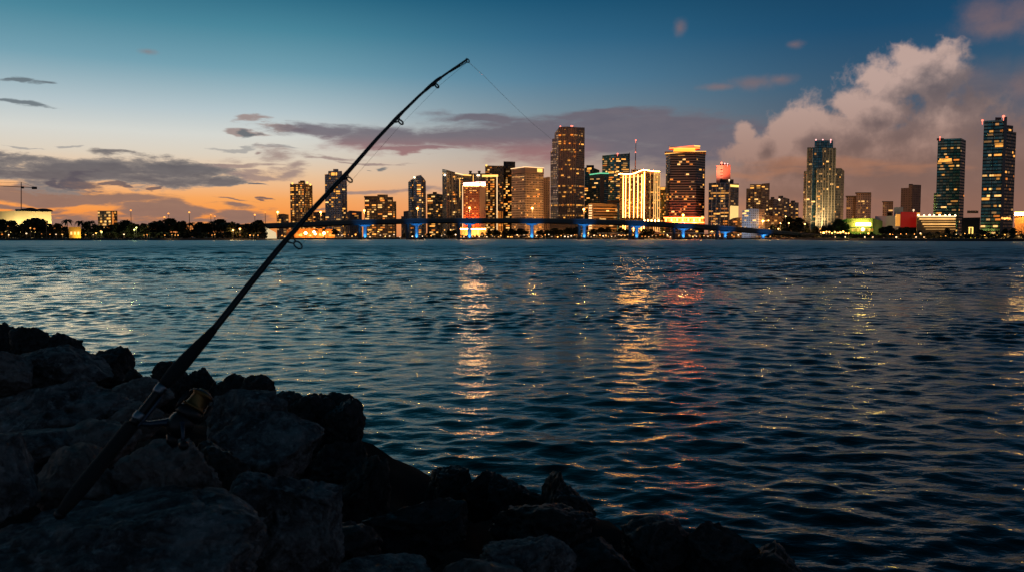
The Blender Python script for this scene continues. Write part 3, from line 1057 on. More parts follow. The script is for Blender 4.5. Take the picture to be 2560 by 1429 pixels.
B = Building("teal_glass_tower", "teal glass tower with a rising roof edge and rows of lit floors", 1540, 1380)
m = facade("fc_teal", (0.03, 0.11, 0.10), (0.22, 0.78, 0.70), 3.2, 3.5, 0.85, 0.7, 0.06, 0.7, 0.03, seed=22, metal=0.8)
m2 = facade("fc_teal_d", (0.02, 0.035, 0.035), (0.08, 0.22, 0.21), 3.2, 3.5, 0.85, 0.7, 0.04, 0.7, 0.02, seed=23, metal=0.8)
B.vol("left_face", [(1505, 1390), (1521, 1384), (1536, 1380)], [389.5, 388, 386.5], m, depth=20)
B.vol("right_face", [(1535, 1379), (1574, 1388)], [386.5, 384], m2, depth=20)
B.windows(0, 0, 14, 3.2, 3.5, wide=(1, 3), zr=(0.5, 0.97)); B.windows(0, 1, 14, 3.2, 3.5, wide=(1, 3), zr=(0.4, 0.97))
B.windows(1, 0, 34, 3.2, 3.5, [W_GOLD, W_GOLD, W_PALE], wide=(2, 5), zr=(0.45, 0.96))
B.window(0, 1, 0.6, 0.79, 14, 3.4, W_GOLD)
B.beacon(1544, 385, 1378, 1.4)
B.pbox("fin", 1573, 1574.6, 382, 400, 1386, 8, METAL_D)

B = Building("terraced_block", "low terraced block with orange floor lines and a bright stair edge at its left", 1510, 1130)
m = plain("terrace_wall", (0.40, 0.28, 0.16), 0.7, scale=0.1)
B.vol("terraces", [(1470, 1134), (1482, 1130), (1543, 1136)], [509, 508, 511], m, depth=30)
for k in range(11):
    z = 0.06 + k * 0.085
    B.band(0, 1, z, 1.5, facade_dark := plain("dark_glazing", (0.03, 0.025, 0.02), 0.2), 'floor_void', 0.02, 0.99, 0.3)
    if k % 2 == 0 or k > 7:
        B.band(0, 1, z + 0.035, 0.5, W_ORNG, 'light_strip', 0.02 + 0.05 * (k % 3), 0.98, 0.5)
for k in range(13):
    B.window(0, 0, 0.5, 0.06 + k * 0.073, 5.0, 1.6, L_SOFT, 'stair_light')
for u, z, w in ((0.4, 0.55, 9), (0.3, 0.58, 2), (0.75, 0.36, 5), (0.9, 0.6, 2.5), (0.96, 0.82, 3), (0.6, 0.8, 4), (0.2, 0.14, 3), (0.5, 0.12, 3)):
    B.window(0, 1, u, z, w, 2.0, W_PALE, proud=0.9)
B.pbox("roof_slab", 1518, 1550, 501, 506, 1150, 20, plain("orange_slab", (0.55, 0.26, 0.10), 0.7))
B.pbox("roof_block", 1516, 1543, 506, 512, 1142, 20, m)

B = Building("gold_edged_tower", "dark tower outlined in golden light strips with a wavy bright roof edge", 1600, 1080)
m = facade("fc_gold", (0.10, 0.06, 0.03), (0.02, 0.014, 0.010), 2.8, 3.5, 0.8, 0.6, 0.06, 0.9, 0.09, (1.0, 0.46, 0.10), seed=24)
B.vol("left_face", [(1549, 1092), (1564, 1088), (1584, 1083), (1610, 1076)], [437, 437, 435, 426.5], m, depth=26)
B.vol("right_face", [(1610, 1076), (1622, 1079), (1649, 1090)], [426.5, 428, 430], m, depth=26)
pts = [(1546, 436.5, 1091), (1552, 434.5, 1090), (1562, 436, 1087), (1576, 436, 1083), (1588, 433.5, 1080), (1597, 429, 1077), (1610, 425, 1074.5),
       (1622, 427, 1077.5), (1636, 429, 1083), (1649, 429.5, 1088)]
for a, b in zip(pts[:-1], pts[1:]):
    B.edge(a, b, 0.4, L_GOLD)
for fi, u in ((0, 0.6), (1, 0.0), (1, 0.5), (2, 0.02), (2, 0.4), (2, 0.78)):
    B.vstrip(0, fi, u, 0.10, 0.985, 0.42, L_STRIP)
for fi, u, z0_ in ((1, 0.1, 0.08), (1, 0.45, 0.1), (1, 0.62, 0.1), (1, 0.8, 0.1), (1, 0.98, 0.1), (0, 0.0, 0.06)):
    B.vstrip(1, fi, u, z0_, 0.985, 0.4 if fi else 0.8, W_PALE if fi else L_STRIP)
for fi in (0, 1, 2):
    B.band(0, fi, 0.955, 1.6, W_GOLD, u0=0.02, u1=0.96)
    for zz in (0.14, 0.175, 0.21, 0.25):
        B.band(0, fi, zz, 1.5, W_GOLD, u0=0.05, u1=0.95)
B.windows(0, 1, 14, 2.8, 3.5, wide=(1, 3)); B.windows(0, 2, 18, 2.8, 3.5, wide=(1, 3)); B.windows(1, 1, 30, 2.8, 3.5, wide=(1, 3), rows=[0.2, 0.45, 0.7])
B.pbox("podium", 1552, 1606, 545, 553.5, 1066, 20, plain("dark_podium", (0.04, 0.03, 0.02), 0.7))
B.pbox("light_strip", 1552, 1606, 554.5, 557, 1065, 2, L_HOT)
B.pbox("arcade", 1608, 1650, 548, 560, 1066, 20, plain("gold_arcade", (0.6, 0.36, 0.08), 0.7))
for k in range(9):
    B.pbox("arcade_window", 1610 + k * 4.4, 1612.6 + k * 4.4, 550 + (k % 2), 556 + (k * 7 % 3), 1065.7, 0.5, W_GOLD if k % 2 else L_HOT)
B.pbox("roof_plant", 1578, 1606, 424.5, 432, 1096, 10, CONC_D)
mb = MB()
a0, a1 = at(1588, 426, 1100) - B.loc, at(1590, 352, 1100) - B.loc
mb.tube([a0, a1], [0.8, 0.3], 5)
mb.build("antenna", plain("antenna_red", (0.18, 0.06, 0.05), 0.6), B.root)
B.beacon(1589.5, 351, 1100, 1.0); B.beacon(1588.8, 381.5, 1100, 0.8)
for px in (1560, 1580, 1600):
    b_ = at(px, 560, 1060)
    flood("gold_floodlight", (b_.x, 1064, 31), (b_.x, 1086, 60), 65000, (1.0, 0.36, 0.05), 110)

B = Building("yellow_slab", "narrow yellow speckled slab between the golden tower and the ribbed tower", 1656, 1150)
m = facade("fc_yel", (0.40, 0.26, 0.05), (0.06, 0.04, 0.01), 2.2, 3.2, 0.5, 0.5, 0.25, 0.6, 0.25, (1.0, 0.52, 0.05), seed=25)
B.vol("slab", [(1649, 1152), (1665, 1150)], [468, 467], m, depth=22)
B.windows(0, 0, 22, 2.2, 3.2, [W_GOLD, W_ORNG], wide=(1, 1))
B.band(0, 0, 0.97, 3.5, W_GOLD, u0=0.1, u1=0.8)

B = Building("ribbed_tower", "big grey ribbed tower wearing a glowing orange pagoda crown", 1714, 1100)
m = facade("fc_rib", (0.24, 0.21, 0.20), (0.018, 0.02, 0.022), 400.0, 3.4, 1.0, 0.6, 0.0, 0.0, 0.0, seed=26)
B.vol("tower", [(1664, 1112), (1674, 1101), (1740, 1099), (1762, 1112)], [384, 384, 380, 380], m, depth=30)
B.windows(0, 1, 32, 2.4, 3.4, [W_GOLD, W_ORNG, W_PALE, W_ORNG], wide=(1, 2), h=0.6); B.windows(0, 2, 12, 3.0, 3.4, wide=(1, 2)); B.windows(0, 0, 5, 3.0, 3.4)
B.band(0, 1, 0.975, 1.0, W_GOLD, u0=0.3, u1=0.55)
B.pbox("eaves", 1662, 1765, 379.5, 382, 1094, 36, plain("eaves_slab", (0.5, 0.3, 0.14), 0.7))
B.edge((1662, 385.5, 1109), (1674, 384, 1097), 0.4, L_SOFTG); B.edge((1674, 384, 1097), (1740, 379, 1094), 0.4, L_SOFTG); B.edge((1740, 379, 1094), (1765, 379, 1108), 0.4, L_SOFTG)
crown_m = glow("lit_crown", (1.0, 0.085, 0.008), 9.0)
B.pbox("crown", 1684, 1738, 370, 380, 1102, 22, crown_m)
B.pbox("crown_roof", 1673, 1750, 367.5, 370, 1098, 30, plain("crown_slab", (0.6, 0.3, 0.1), 0.7))
B.edge((1673, 372, 1098), (1700, 368.5, 1096), 0.7, L_RED); B.edge((1700, 368.5, 1096), (1735, 365, 1096), 0.9, L_RED); B.edge((1735, 365, 1096), (1750, 366, 1098), 0.8, L_SOFTG)
B.pbox("light_strip", 1674, 1750, 370, 371.4, 1096.5, 1, L_SOFTG)
B.pbox("podium", 1660, 1762, 545, 570, 1088, 16, plain("podium_dark", (0.22, 0.12, 0.06), 0.7))
B.pbox("light_strip", 1660, 1760, 544, 545.6, 1086, 2, L_BASE)
B.pbox("light_strip", 1660, 1760, 556, 557.4, 1086, 2, L_BASE)
for k in range(14):
    B.pbox("podium_window", 1663 + k * 7, 1667 + k * 7, 547, 554, 1087.6, 0.5, W_ORNG if k % 2 else L_BASE)
for px in (1685, 1712, 1740):
    b_ = at(px, 545, 1080)
    flood("base_floodlight", (b_.x, 1082, 22), (b_.x, 1100, 32), 30000, (1.0, 0.4, 0.08), 120)

B = Building("red_lit_tower", "slim tower washed in red light rising behind the black striped tower", 1808, 1260)
m = plain("pale_red_wall", (0.62, 0.30, 0.25), 0.7, scale=0.1)
B.vol("tower", [(1790, 1264), (1806, 1258), (1825, 1266)], [414, 413, 413], m, depth=20)
for k in range(9):
    B.window(0, 0, 0.8, 0.60 + k * 0.042, 3.4, 1.3, plain("dark_glazing", (0.03, 0.025, 0.02), 0.2), 'window')
B.pbox("roof_plant", 1800, 1822, 410, 414, 1262, 8, METAL_D)
B.beacon(1804, 408, 1262, 1.8); B.beacon(1812, 409.5, 1262, 1.1, L_PINK); B.beacon(1819, 410, 1262, 0.9, L_PINK)
b_ = at(1786, 440, 1200); flood("tower_red_floodlight", (b_.x, 1215, 85), (at(1798, 440, 1262).x, 1262, 122), 340000, (1.0, 0.42, 0.24), 60)
b_ = at(1830, 440, 1200); flood("tower_red_floodlight", (b_.x, 1215, 85), (at(1815, 440, 1262).x, 1262, 122), 240000, (1.0, 0.17, 0.06), 60)

B = Building("black_striped_tower", "black glass tower with pale vertical stripes and a glowing cream side panel", 1808, 1080)
m = facade("fc_bst", (0.02, 0.025, 0.03), (0.07, 0.09, 0.11), 3.2, 3.4, 0.9, 0.7, 0.02, 0.7, 0.015, seed=27, metal=0.8)
B.vol("tower", [(1771, 1082), (1823, 1078)], [458, 456], m, depth=30)
B.vol("side", [(1823, 1078), (1846, 1090)], [460, 459.5], m, depth=20)
B.pbox("roof_plant", 1800, 1834, 449, 458, 1088, 14, METAL_D)
B.beacon(1823, 450.5, 1085, 1.1, L_LAMPW)
for k in range(5):
    B.vstrip(0, 0, 0.16 + k * 0.205, 0.0, 0.99, 0.55, plain("pale_fin", (0.45, 0.45, 0.45), 0.5), 'fin', 0.8)
B.windows(0, 0, 26, 3.2, 3.4, wide=(1, 3)); B.windows(1, 0, 3, 3.2, 3.4, [W_ORNG], zr=(0.5, 0.9))
B.band(0, 0, 0.815, 2.2, W_GOLD, u0=0.1, u1=0.97); B.band(0, 0, 0.455, 2.0, W_GOLD, u0=0.58, u1=0.97)
B.band(1, 0, 0.965, 3.0, L_SIGN, 'sign', 0.05, 0.97)
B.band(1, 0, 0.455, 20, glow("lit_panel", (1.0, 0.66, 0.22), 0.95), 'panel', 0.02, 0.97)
B.vstrip(1, 0, 0.02, 0.0, 0.97, 0.8, plain("tan_rib", (0.5, 0.36, 0.22), 0.7), 'rib')

B = Building("arched_annex", "low dark annex with a curved roof beside the cream side panel", 1840, 1040)
m = facade("fc_annex", (0.10, 0.06, 0.045), (0.02, 0.015, 0.012), 3, 3.2, 0.6, 0.5, 0.1, 0.7, 0.1, seed=28)
B.vol("annex", [(1822, 1042), (1832, 1040), (1844, 1040), (1857, 1042)], [551, 546, 544, 545], m, depth=20)
B.windows(0, 1, 5, 3, 3.2, [W_ORNG]); B.windows(0, 2, 6, 3, 3.2, [W_ORNG])

B = Building("twin_top_block", "tan apartment block with a raised fin at its right corner", 1894, 1240)
m = facade("fc_twin", (0.38, 0.27, 0.21), (0.05, 0.04, 0.035), 3.2, 3.2, 0.6, 0.5, 0.08, 0.8, 0.08, seed=29)
B.vol("tower", [(1865, 1246), (1885, 1240), (1905, 1240)], 472, m, depth=24)
B.vol("fin", [(1903, 1238), (1923, 1244)], [460, 458], m, depth=24)
B.vol("attic", [(1874, 1246), (1904, 1244)], 461, m, bottom=473, depth=16)
B.windows(0, 0, 18, 3.2, 3.2, [W_PALE, W_GOLD], wide=(1, 2)); B.windows(0, 1, 14, 3.2, 3.2, [W_PALE, W_GOLD]); B.windows(1, 0, 14, 3.2, 3.2, [W_PALE, W_GOLD]); B.windows(2, 0, 4, 3.2, 3.2, wide=(2, 3))

B = Building("white_apartments", "small white blue lit apartment house at the foot of the tan block", 1882, 1000)
m = facade("fc_white", (0.55, 0.58, 0.66), (0.16, 0.17, 0.19), 2.6, 2.9, 0.5, 0.45, 0.03, 0.6, 0.06, seed=30)
B.vol("house", [(1855, 1004), (1876, 1000), (1897, 1002)], [527, 521, 523], m, depth=18)
B.vol("side", [(1896, 1003), (1912, 1008)], [523, 524], facade("fc_white_s", (0.42, 0.28, 0.20), (0.08, 0.06, 0.05), 2.6, 2.9, 0.5, 0.45, 0.05, 0.6, 0.06, seed=31), depth=12)
B.window(0, 0, 0.55, 0.985, 5, 2, L_SIGN); B.windows(0, 1, 6, 2.6, 2.9, [W_PALE]); B.windows(0, 0, 4, 2.6, 2.9, [W_PALE]); B.windows(1, 0, 4, 2.6, 2.9)
b_ = at(1876, 590, 960)
flood("apartments_floodlight", (b_.x, 968, 8), (b_.x, 1000, 22), 20000, (0.80, 0.86, 1.0), 100)

for (nm, lab, cs, ty, Y, seed) in (
    ("rear_block", "dark narrow block right of the tan apartments, its windows in one column", [(1921, 1290), (1933, 1284), (1946, 1290)], [500, 497, 500], 1284, 32),
    ("lamp_roof_block", "brown block with a large white lamp near its stepped roof", [(1944, 1300), (1960, 1296), (1973, 1302)], [497, 494, 498], 1296, 33),
    ("corner_block", "tan block with a dark lit right side, nearest the big double-shouldered tower", [(1971, 1310), (1985, 1306), (1996, 1312)], [508, 506, 507], 1306, 34),
):
    B = Building(nm, lab, cs[1][0], Y)
    m = facade("fc_r%d" % seed, (0.44, 0.31, 0.26), (0.04, 0.03, 0.03), 3.4, 3.2, 0.5, 0.5, 0.05, 0.7, 0.06, seed=seed)
    B.vol("block", cs, ty, m, depth=20)
    B.windows(0, 0, 5, 3.4, 3.2, [W_PALE, W_GOLD]); B.windows(0, 1, 7, 3.4, 3.2, [W_PALE, W_GOLD])
    if nm == "lamp_roof_block":
        B.pbox("stair_head", 1946, 1958, 490, 496, 1300, 8, plain("brown_trim", BROWN, 0.8))
        mb = MB(); mb.sphere(at(1948, 500, 1294) - B.loc, 2.0); mb.build("roof_lamp", L_LAMPW, B.root)
    else:
        B.pbox("roof_plant", cs[0][0] + 6, cs[1][0] + 3, ty[1] - 4, ty[1] + 1, Y + 6, 8, plain("brown_trim", BROWN, 0.8))

B = Building("low_rise_row", "row of low brown rooftops in front of the three small right hand blocks", 1940, 1100)
m = facade("fc_row", (0.28, 0.18, 0.12), (0.05, 0.04, 0.03), 4, 3.2, 0.5, 0.5, 0.08, 0.7, 0.1, seed=35)
B.vol("row", [(1905, 1104), (1950, 1100), (2005, 1106)], [540, 541, 548], m, depth=20)
B.windows(0, 0, 9, wide=(1, 1)); B.windows(0, 1, 10, wide=(1, 1))

B = Building("shouldered_tower", "tall pale tower with two shoulder wings and a dark glass top", 2052, 1000)
m = facade("fc_sh", (0.22, 0.21, 0.18), (0.02, 0.035, 0.035), 2.4, 3.1, 0.55, 0.58, 0.03, 0.7, 0.06, (1.0, 0.7, 0.3), seed=36)
mg = facade("fc_shg", (0.04, 0.08, 0.085), (0.08, 0.24, 0.26), 2.6, 3.1, 0.85, 0.8, 0.02, 0.7, 0.01, seed=37, metal=0.8)
B.vol("left_wing", [(2008, 1014), (2018, 1006)], [429, 427], m, depth=22)
B.vol("left_core", [(2016, 1004), (2030, 998)], 369, m, depth=28)
B.vol("glass_bay", [(2028, 998), (2056, 996)], 369, mg, depth=30)
B.vol("glass_crown", [(2034, 1000), (2055, 998), (2080, 1002)], [352, 351, 352], mg, bottom=371, depth=22)
B.vol("front_bay", [(2040, 992), (2057, 991)], 421, m, depth=6)
B.vol("right_core", [(2054, 995), (2087, 1000)], [369, 370], m, depth=28)
B.vol("right_wing", [(2086, 1004), (2101, 1008), (2109, 1014)], [421, 421, 428], m, depth=20)
for i_ in (0.02, 0.25, 0.5, 0.75, 0.98):
    B.vstrip(5, 0, i_, 0.0, 0.99, 0.9, plain("cream_rib", (0.6, 0.54, 0.42), 0.7), 'rib', 0.7)
for i_ in (0.05, 0.95):
    B.vstrip(1, 0, i_, 0.0, 0.99, 0.8, plain("cream_rib", (0.6, 0.54, 0.42), 0.7), 'rib', 0.7)
    B.vstrip(4, 0, i_, 0.0, 0.99, 0.8, plain("cream_rib", (0.6, 0.54, 0.42), 0.7), 'rib', 0.7)
B.windows(4, 0, 14, 2.4, 3.1, [W_PALE, W_GOLD], wide=(1, 3)); B.windows(5, 0, 16, 2.4, 3.1, [W_PALE, W_GOLD]); B.windows(6, 0, 10, 2.4, 3.1, [W_PALE, W_GOLD], wide=(1, 2))
B.windows(0, 0, 6, 2.4, 3.1, [W_PALE]); B.windows(1, 0, 6, 2.4, 3.1, [W_PALE, W_GOLD], wide=(1, 2)); B.windows(2, 0, 8, 2.6, 3.1, [W_PALE, W_GOLD], wide=(1, 3), zr=(0.05, 0.6))
for px in (2040, 2057, 2077):
    B.beacon(px, 350, 1000, 0.9, L_PINK)
for px in (2040, 2065, 2085):
    b_ = at(px, 590, 970)
    flood("tower_base_floodlight", (b_.x, 975, 4), (b_.x, 996, 55), 90000, (1.0, 0.66, 0.30), 80)

for (nm, lab, cs, ty, Y, seed, n) in (
    ("ribbed_slab", "plain tan slab right of the shouldered tower, standing left of its lit twin", [(2115, 1180), (2131, 1176), (2140, 1180)], [493, 491.5, 492], 1176, 38, 3),
    ("lit_slab", "flat roofed slab with many lit rooms right of the shouldered tower", [(2139, 1170), (2152, 1166), (2177, 1170)], [485, 483, 483], 1166, 39, 12),
    ("square_block", "small brown block with a dark recessed front above the plain white hall", [(2206, 1180), (2216, 1176), (2232, 1180)], [506, 505, 505], 1176, 40, 3),
    ("dark_slab", "dark unlit two-step slab standing behind the red cube", [(2270, 1160), (2279, 1156), (2301, 1162)], [463, 462, 463], 1156, 41, 0),
):
    B = Building(nm, lab, cs[1][0], Y)
    wl = (0.20, 0.13, 0.12) if nm == "dark_slab" else (0.60, 0.42, 0.33)
    m = facade("fc_s%d" % seed, wl, (0.05, 0.04, 0.035), 3.0, 3.2, 0.45, 0.5, 0.02 if n < 5 else 0.1, 0.7, 0.03, seed=seed)
    B.vol("slab", cs, ty, m, depth=20)
    if n:
        B.windows(0, 1, n, 3.0, 3.2, [W_PALE, W_GOLD], wide=(1, 3)); B.windows(0, 0, max(1, n // 3), 3.0, 3.2, [W_PALE, W_GOLD])
    if nm == "dark_slab":
        B.vol("lower_slab", [(2251, 1166), (2271, 1160)], [471, 470], m, depth=16)
        B.pbox("roof_plant", 2272, 2282, 460.5, 464, 1164, 8, ROOF)
    elif nm == "square_block":
        B.band(0, 1, 0.45, 26, plain("dark_glazing", (0.03, 0.025, 0.02), 0.2), 'recess', 0.1, 0.75)
        B.pbox("roof_rim", 2205, 2233, 503.5, 506, 1174, 10, plain("brown_trim", BROWN, 0.8))
    else:
        B.pbox("roof_rim", cs[0][0] - 1, cs[-1][0] + 1, ty[1] - 1.5, ty[1] + 1, Y - 1, 12, plain("brown_trim", BROWN, 0.8))

# --- right shore ------------------------------------------------------------
B = Building("green_lit_arena", "low arena lit green with a blazing yellow sign over its entrance", 2150, 780)
m = plain("arena_wall", (0.10, 0.20, 0.06), 0.7, scale=0.1)
B.vol("arena", [(2082, 788), (2118, 782), (2182, 780), (2206, 790)], [556, 547, 546, 553], m, depth=30)
B.pbox("sign", 2141, 2177, 558, 565, 776, 1.5, glow("sign_yellow_green", (1.0, 0.50, 0.11), 60.0))
B.pbox("canopy", 2124, 2186, 568.5, 570, 770, 8, CONC_D)
mb = MB(); mb.sphere(at(2157, 574, 768) - B.loc, 1.7); mb.build("entrance_lamp", L_WHITE, B.root)
for k in range(8):
    B.pbox("window", 2130 + k * 7, 2134 + k * 7, 572, 579, 777.6, 0.6, W_ORNG if k % 2 else W_GOLD)
b_ = at(2150, 590, 740)
flood("arena_floodlight", (b_.x, 752, 12), (b_.x, 782, 14), 2200, (0.60, 1.0, 0.05), 140)
b_ = at(2196, 590, 740)
flood("arena_floodlight", (b_.x, 755, 6), (b_.x, 784, 10), 9000, (0.2, 1.0, 0.08), 120)

B = Building("white_hall", "plain pale stepped hall left of the red cube", 2225, 800)
B.vol("hall", [(2187, 806), (2240, 800), (2256, 802)], [541, 540, 541], WHITE, depth=20)
B.vol("upper_hall", [(2234, 812), (2257, 812)], [519, 518], WHITE, depth=16)
b_ = at(2225, 590, 770)
flood("hall_floodlight", (b_.x, 765, 9), (b_.x + 4, 802, 16), 9000, (1.0, 0.5, 0.28), 100)

B = Building("red_cube_building", "dark red cube building with orange glowing sides", 2270, 760)
rm = glow("red_glow_wall", (0.9, 0.02, 0.012), 0.19, base=(0.30, 0.012, 0.01))  # plain wall, its red light given off by the surface itself
B.vol("cube", [(2251, 762), (2291, 760)], 530.5, rm, bottom=569, depth=14)
B.vol("base", [(2246, 764), (2300, 764)], 569, plain("dark_podium", (0.04, 0.03, 0.02), 0.7), depth=14)
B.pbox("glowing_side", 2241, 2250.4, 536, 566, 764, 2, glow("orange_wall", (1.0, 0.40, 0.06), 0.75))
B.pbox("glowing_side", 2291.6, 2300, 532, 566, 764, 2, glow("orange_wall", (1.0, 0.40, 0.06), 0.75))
B.beacon(2284, 526, 768, 1.0, L_LAMPW)

B = Building("parking_garage", "open parking garage with stacked rows of bright light", 2342, 740)
B.vol("garage", [(2291, 744), (2302, 740), (2390, 744)], [542, 541, 541], plain("garage_wall", (0.14, 0.11, 0.08), 0.8, scale=0.1), depth=24)
for k in range(6):
    B.pbox("light_strip", 2296 + 4 * k, 2389, 540 + k * 6.6, 543.2 + k * 6.2, 739.0, 1.2, L_SOFT if k == 0 else W_PALE)
for k in range(8):
    mb = MB(); mb.sphere(at(2296 + k * 13 + (k % 3), 538.5 + (k % 2), 742) - B.loc, 0.9); mb.build("roof_lamp", L_WHITE, B.root)
b_ = at(2340, 560, 700)
flood("garage_floodlight", (b_.x, 715, 8), (b_.x, 742, 6), 3500, (1.0, 0.66, 0.26), 140)

B = Building("teal_slab_tower", "teal glass tower rising behind the bright parking garage", 2375, 900)
m = facade("fc_ts", (0.03, 0.09, 0.08), (0.10, 0.36, 0.32), 3.2, 3.3, 0.9, 0.6, 0.03, 0.8, 0.02, seed=42, metal=0.8)
ms = facade("fc_tss", (0.11, 0.095, 0.075), (0.03, 0.03, 0.028), 2.4, 3.3, 0.6, 0.5, 0.02, 0.6, 0.02, seed=43)
B.vol("tower", [(2341, 908), (2399, 900)], [348, 346], m, depth=26)
B.vol("side", [(2399, 900), (2411, 914)], [346, 352], ms, depth=12)
B.vol("base_wing", [(2333, 912), (2342, 907)], [484, 482], m, depth=20)
B.windows(0, 0, 30, 1.6, 3.3, [W_GOLD, W_PALE, W_ORNG], wide=(2, 5), h=0.5)
for k in range(7):
    B.window(0, 0, 0.13 + k * 0.075, 0.79, 1.6, 2.6, W_GOLD); B.window(0, 0, 0.08 + k * 0.085, 0.775, 1.9, 1.9, W_GOLD)
B.windows(1, 0, 4, 2.4, 3.3, wide=(1, 1))
for z_ in (0.13, 0.09, 0.06, 0.03):
    B.window(0, 0, 0.48, z_, 6, 2.6, W_PALE)
B.beacon(2350, 343.5, 904, 0.8, L_BEACON)
B.pbox("roof_screen", 2342, 2360, 346, 350, 906, 8, METAL_D)

B = Building("shuttered_block", "dark windowless block with a yellow lit stair frame at its foot", 2428, 680)
B.vol("block", [(2404, 684), (2450, 682)], [545, 544], plain("black_wall", (0.03, 0.03, 0.03), 0.8), depth=20)
B.pbox("stair_post", 2423, 2425, 569, 598, 672, 1, L_SIGN); B.pbox("stair_post", 2431, 2433, 569, 598, 672, 1, L_SIGN)
B.pbox("stair_light", 2424, 2440, 590, 598, 671, 1, glow("stair_yellow", (1.0, 0.7, 0.05), 0.9))
B.pbox("stair_rail", 2423, 2433, 568, 570, 671.6, 1, L_SIGN)
B.pbox("rear_roof", 2418, 2446, 527, 532, 720, 20, CONC_D)

B = Building("right_skyscraper", "tall dark teal glass tower at the right edge with red roof beacons", 2484, 780)
m = facade("fc_rs", (0.03, 0.06, 0.065), (0.075, 0.27, 0.26), 3.2, 3.3, 0.94, 0.62, 0.02, 0.8, 0.012, seed=44, metal=0.8)
ms = facade("fc_rss", (0.10, 0.085, 0.07), (0.025, 0.025, 0.025), 2.2, 3.3, 0.6, 0.5, 0.03, 0.7, 0.03, seed=45)
B.vol("tower", [(2455, 788), (2509, 780)], [303, 299], m, depth=26)
B.vol("fin", [(2505, 778.5), (2512.5, 781)], [293, 292.5], plain("dark_fin", (0.012, 0.014, 0.016), 0.3), depth=14)
B.vol("side", [(2511, 782), (2536, 796)], [329, 331], ms, depth=16)
B.vol("upper_side", [(2512, 788), (2528, 796)], [313, 315], ms, bottom=332, depth=12)
B.pbox("roof_plant", 2488, 2503, 294, 302, 790, 10, CONC_D)
B.beacon(2456, 301.5, 786, 1.0); B.beacon(2509, 291.5, 780, 1.3)
rows = [0.85, 0.71, 0.53, 0.43, 0.37, 0.29, 0.16, 0.1, 0.05]
B.windows(0, 0, 14, 1.5, 3.3, [W_GOLD, W_PALE, W_ORNG], wide=(2, 5), ur=(0.03, 0.36), h=0.55, rows=rows)
B.windows(0, 0, 16, 1.5, 3.3, [W_GOLD, W_PALE, W_ORNG], wide=(2, 5), ur=(0.5, 0.9), h=0.55, rows=rows)
B.window(0, 0, 0.74, 0.80, 7.5, 1.8, W_GOLD); B.window(0, 0, 0.75, 0.782, 7, 2.0, W_GOLD); B.window(0, 0, 0.2, 0.335, 6.5, 2.4, W_GOLD)
B.windows(2, 0, 12, 2.2, 3.3, [W_GOLD, W_ORNG], wide=(1, 2)); B.window(3, 0, 0.5, 0.4, 5, 1.6, W_GOLD)
B.vstrip(0, 0, 0.46, 0.0, 0.99, 0.5, METAL_D, 'rib')
B.band(0, 0, 0.012, 2.6, W_PALE, u0=0.05, u1=0.8)
for k in range(4):
    mb = MB(); mb.sphere(at(2506 + k * 6, 546 + k % 2, 776) - B.loc, 1.1); mb.build("entrance_lamp", L_LAMPY, B.root)

B = Building("orange_wall_building", "pale building with a white roof sign and an orange lit wall at the right edge", 2555, 690)
B.vol("hall", [(2536, 694), (2600, 690)], 540, plain("orange_stucco", (0.6, 0.34, 0.14), 0.7, scale=0.1), depth=16)
B.pbox("sign", 2539, 2590, 531.5, 539, 688, 1.5, L_HOT)
B.pbox("sign_frame", 2537, 2592, 530.5, 540, 690, 2, CONC)
b_ = at(2560, 590, 660)
flood("wall_floodlight", (b_.x, 672, 5), (b_.x, 692, 12), 16000, (1.0, 0.45, 0.08), 130)

# ------------------------------------------------------------------ land
def land():
    shore = [(-1500, 560), (-300, 590), (60, 640), (400, 655), (640, 690), (700, 830), (860, 900), (1000, 930), (1020, 1040), (1500, 1030), (1900, 960),
             (1990, 760), (2090, 620), (2200, 560), (2350, 520), (2560, 490), (2900, 450), (4200, 380)]
    pts = [(at(px, 590, Y).x, Y) for px, Y in shore]
    far = 9000
    mb = MB()
    top = [(x, y, GROUND_Z) for x, y in pts]
    mb.quad([(-far, pts[0][1], GROUND_Z)] + top + [(far, pts[-1][1], GROUND_Z), (far, far, GROUND_Z), (-far, far, GROUND_Z)])
    allp = [(-far, pts[0][1])] + pts + [(far, pts[-1][1])]
    for a, b in zip(allp[:-1], allp[1:]):
        mb.quad([(a[0], a[1], -2), (b[0], b[1], -2), (b[0], b[1], GROUND_Z), (a[0], a[1], GROUND_Z)], 1)
    g = mb.build("ground", [plain("ground_soil", (0.045, 0.042, 0.035), 0.9, scale=0.05), plain("seawall_stone", (0.05, 0.05, 0.05), 0.8, scale=0.2)])
    tag(g, "dark flat city ground behind a low stone seawall", "ground", kind='structure')


land()

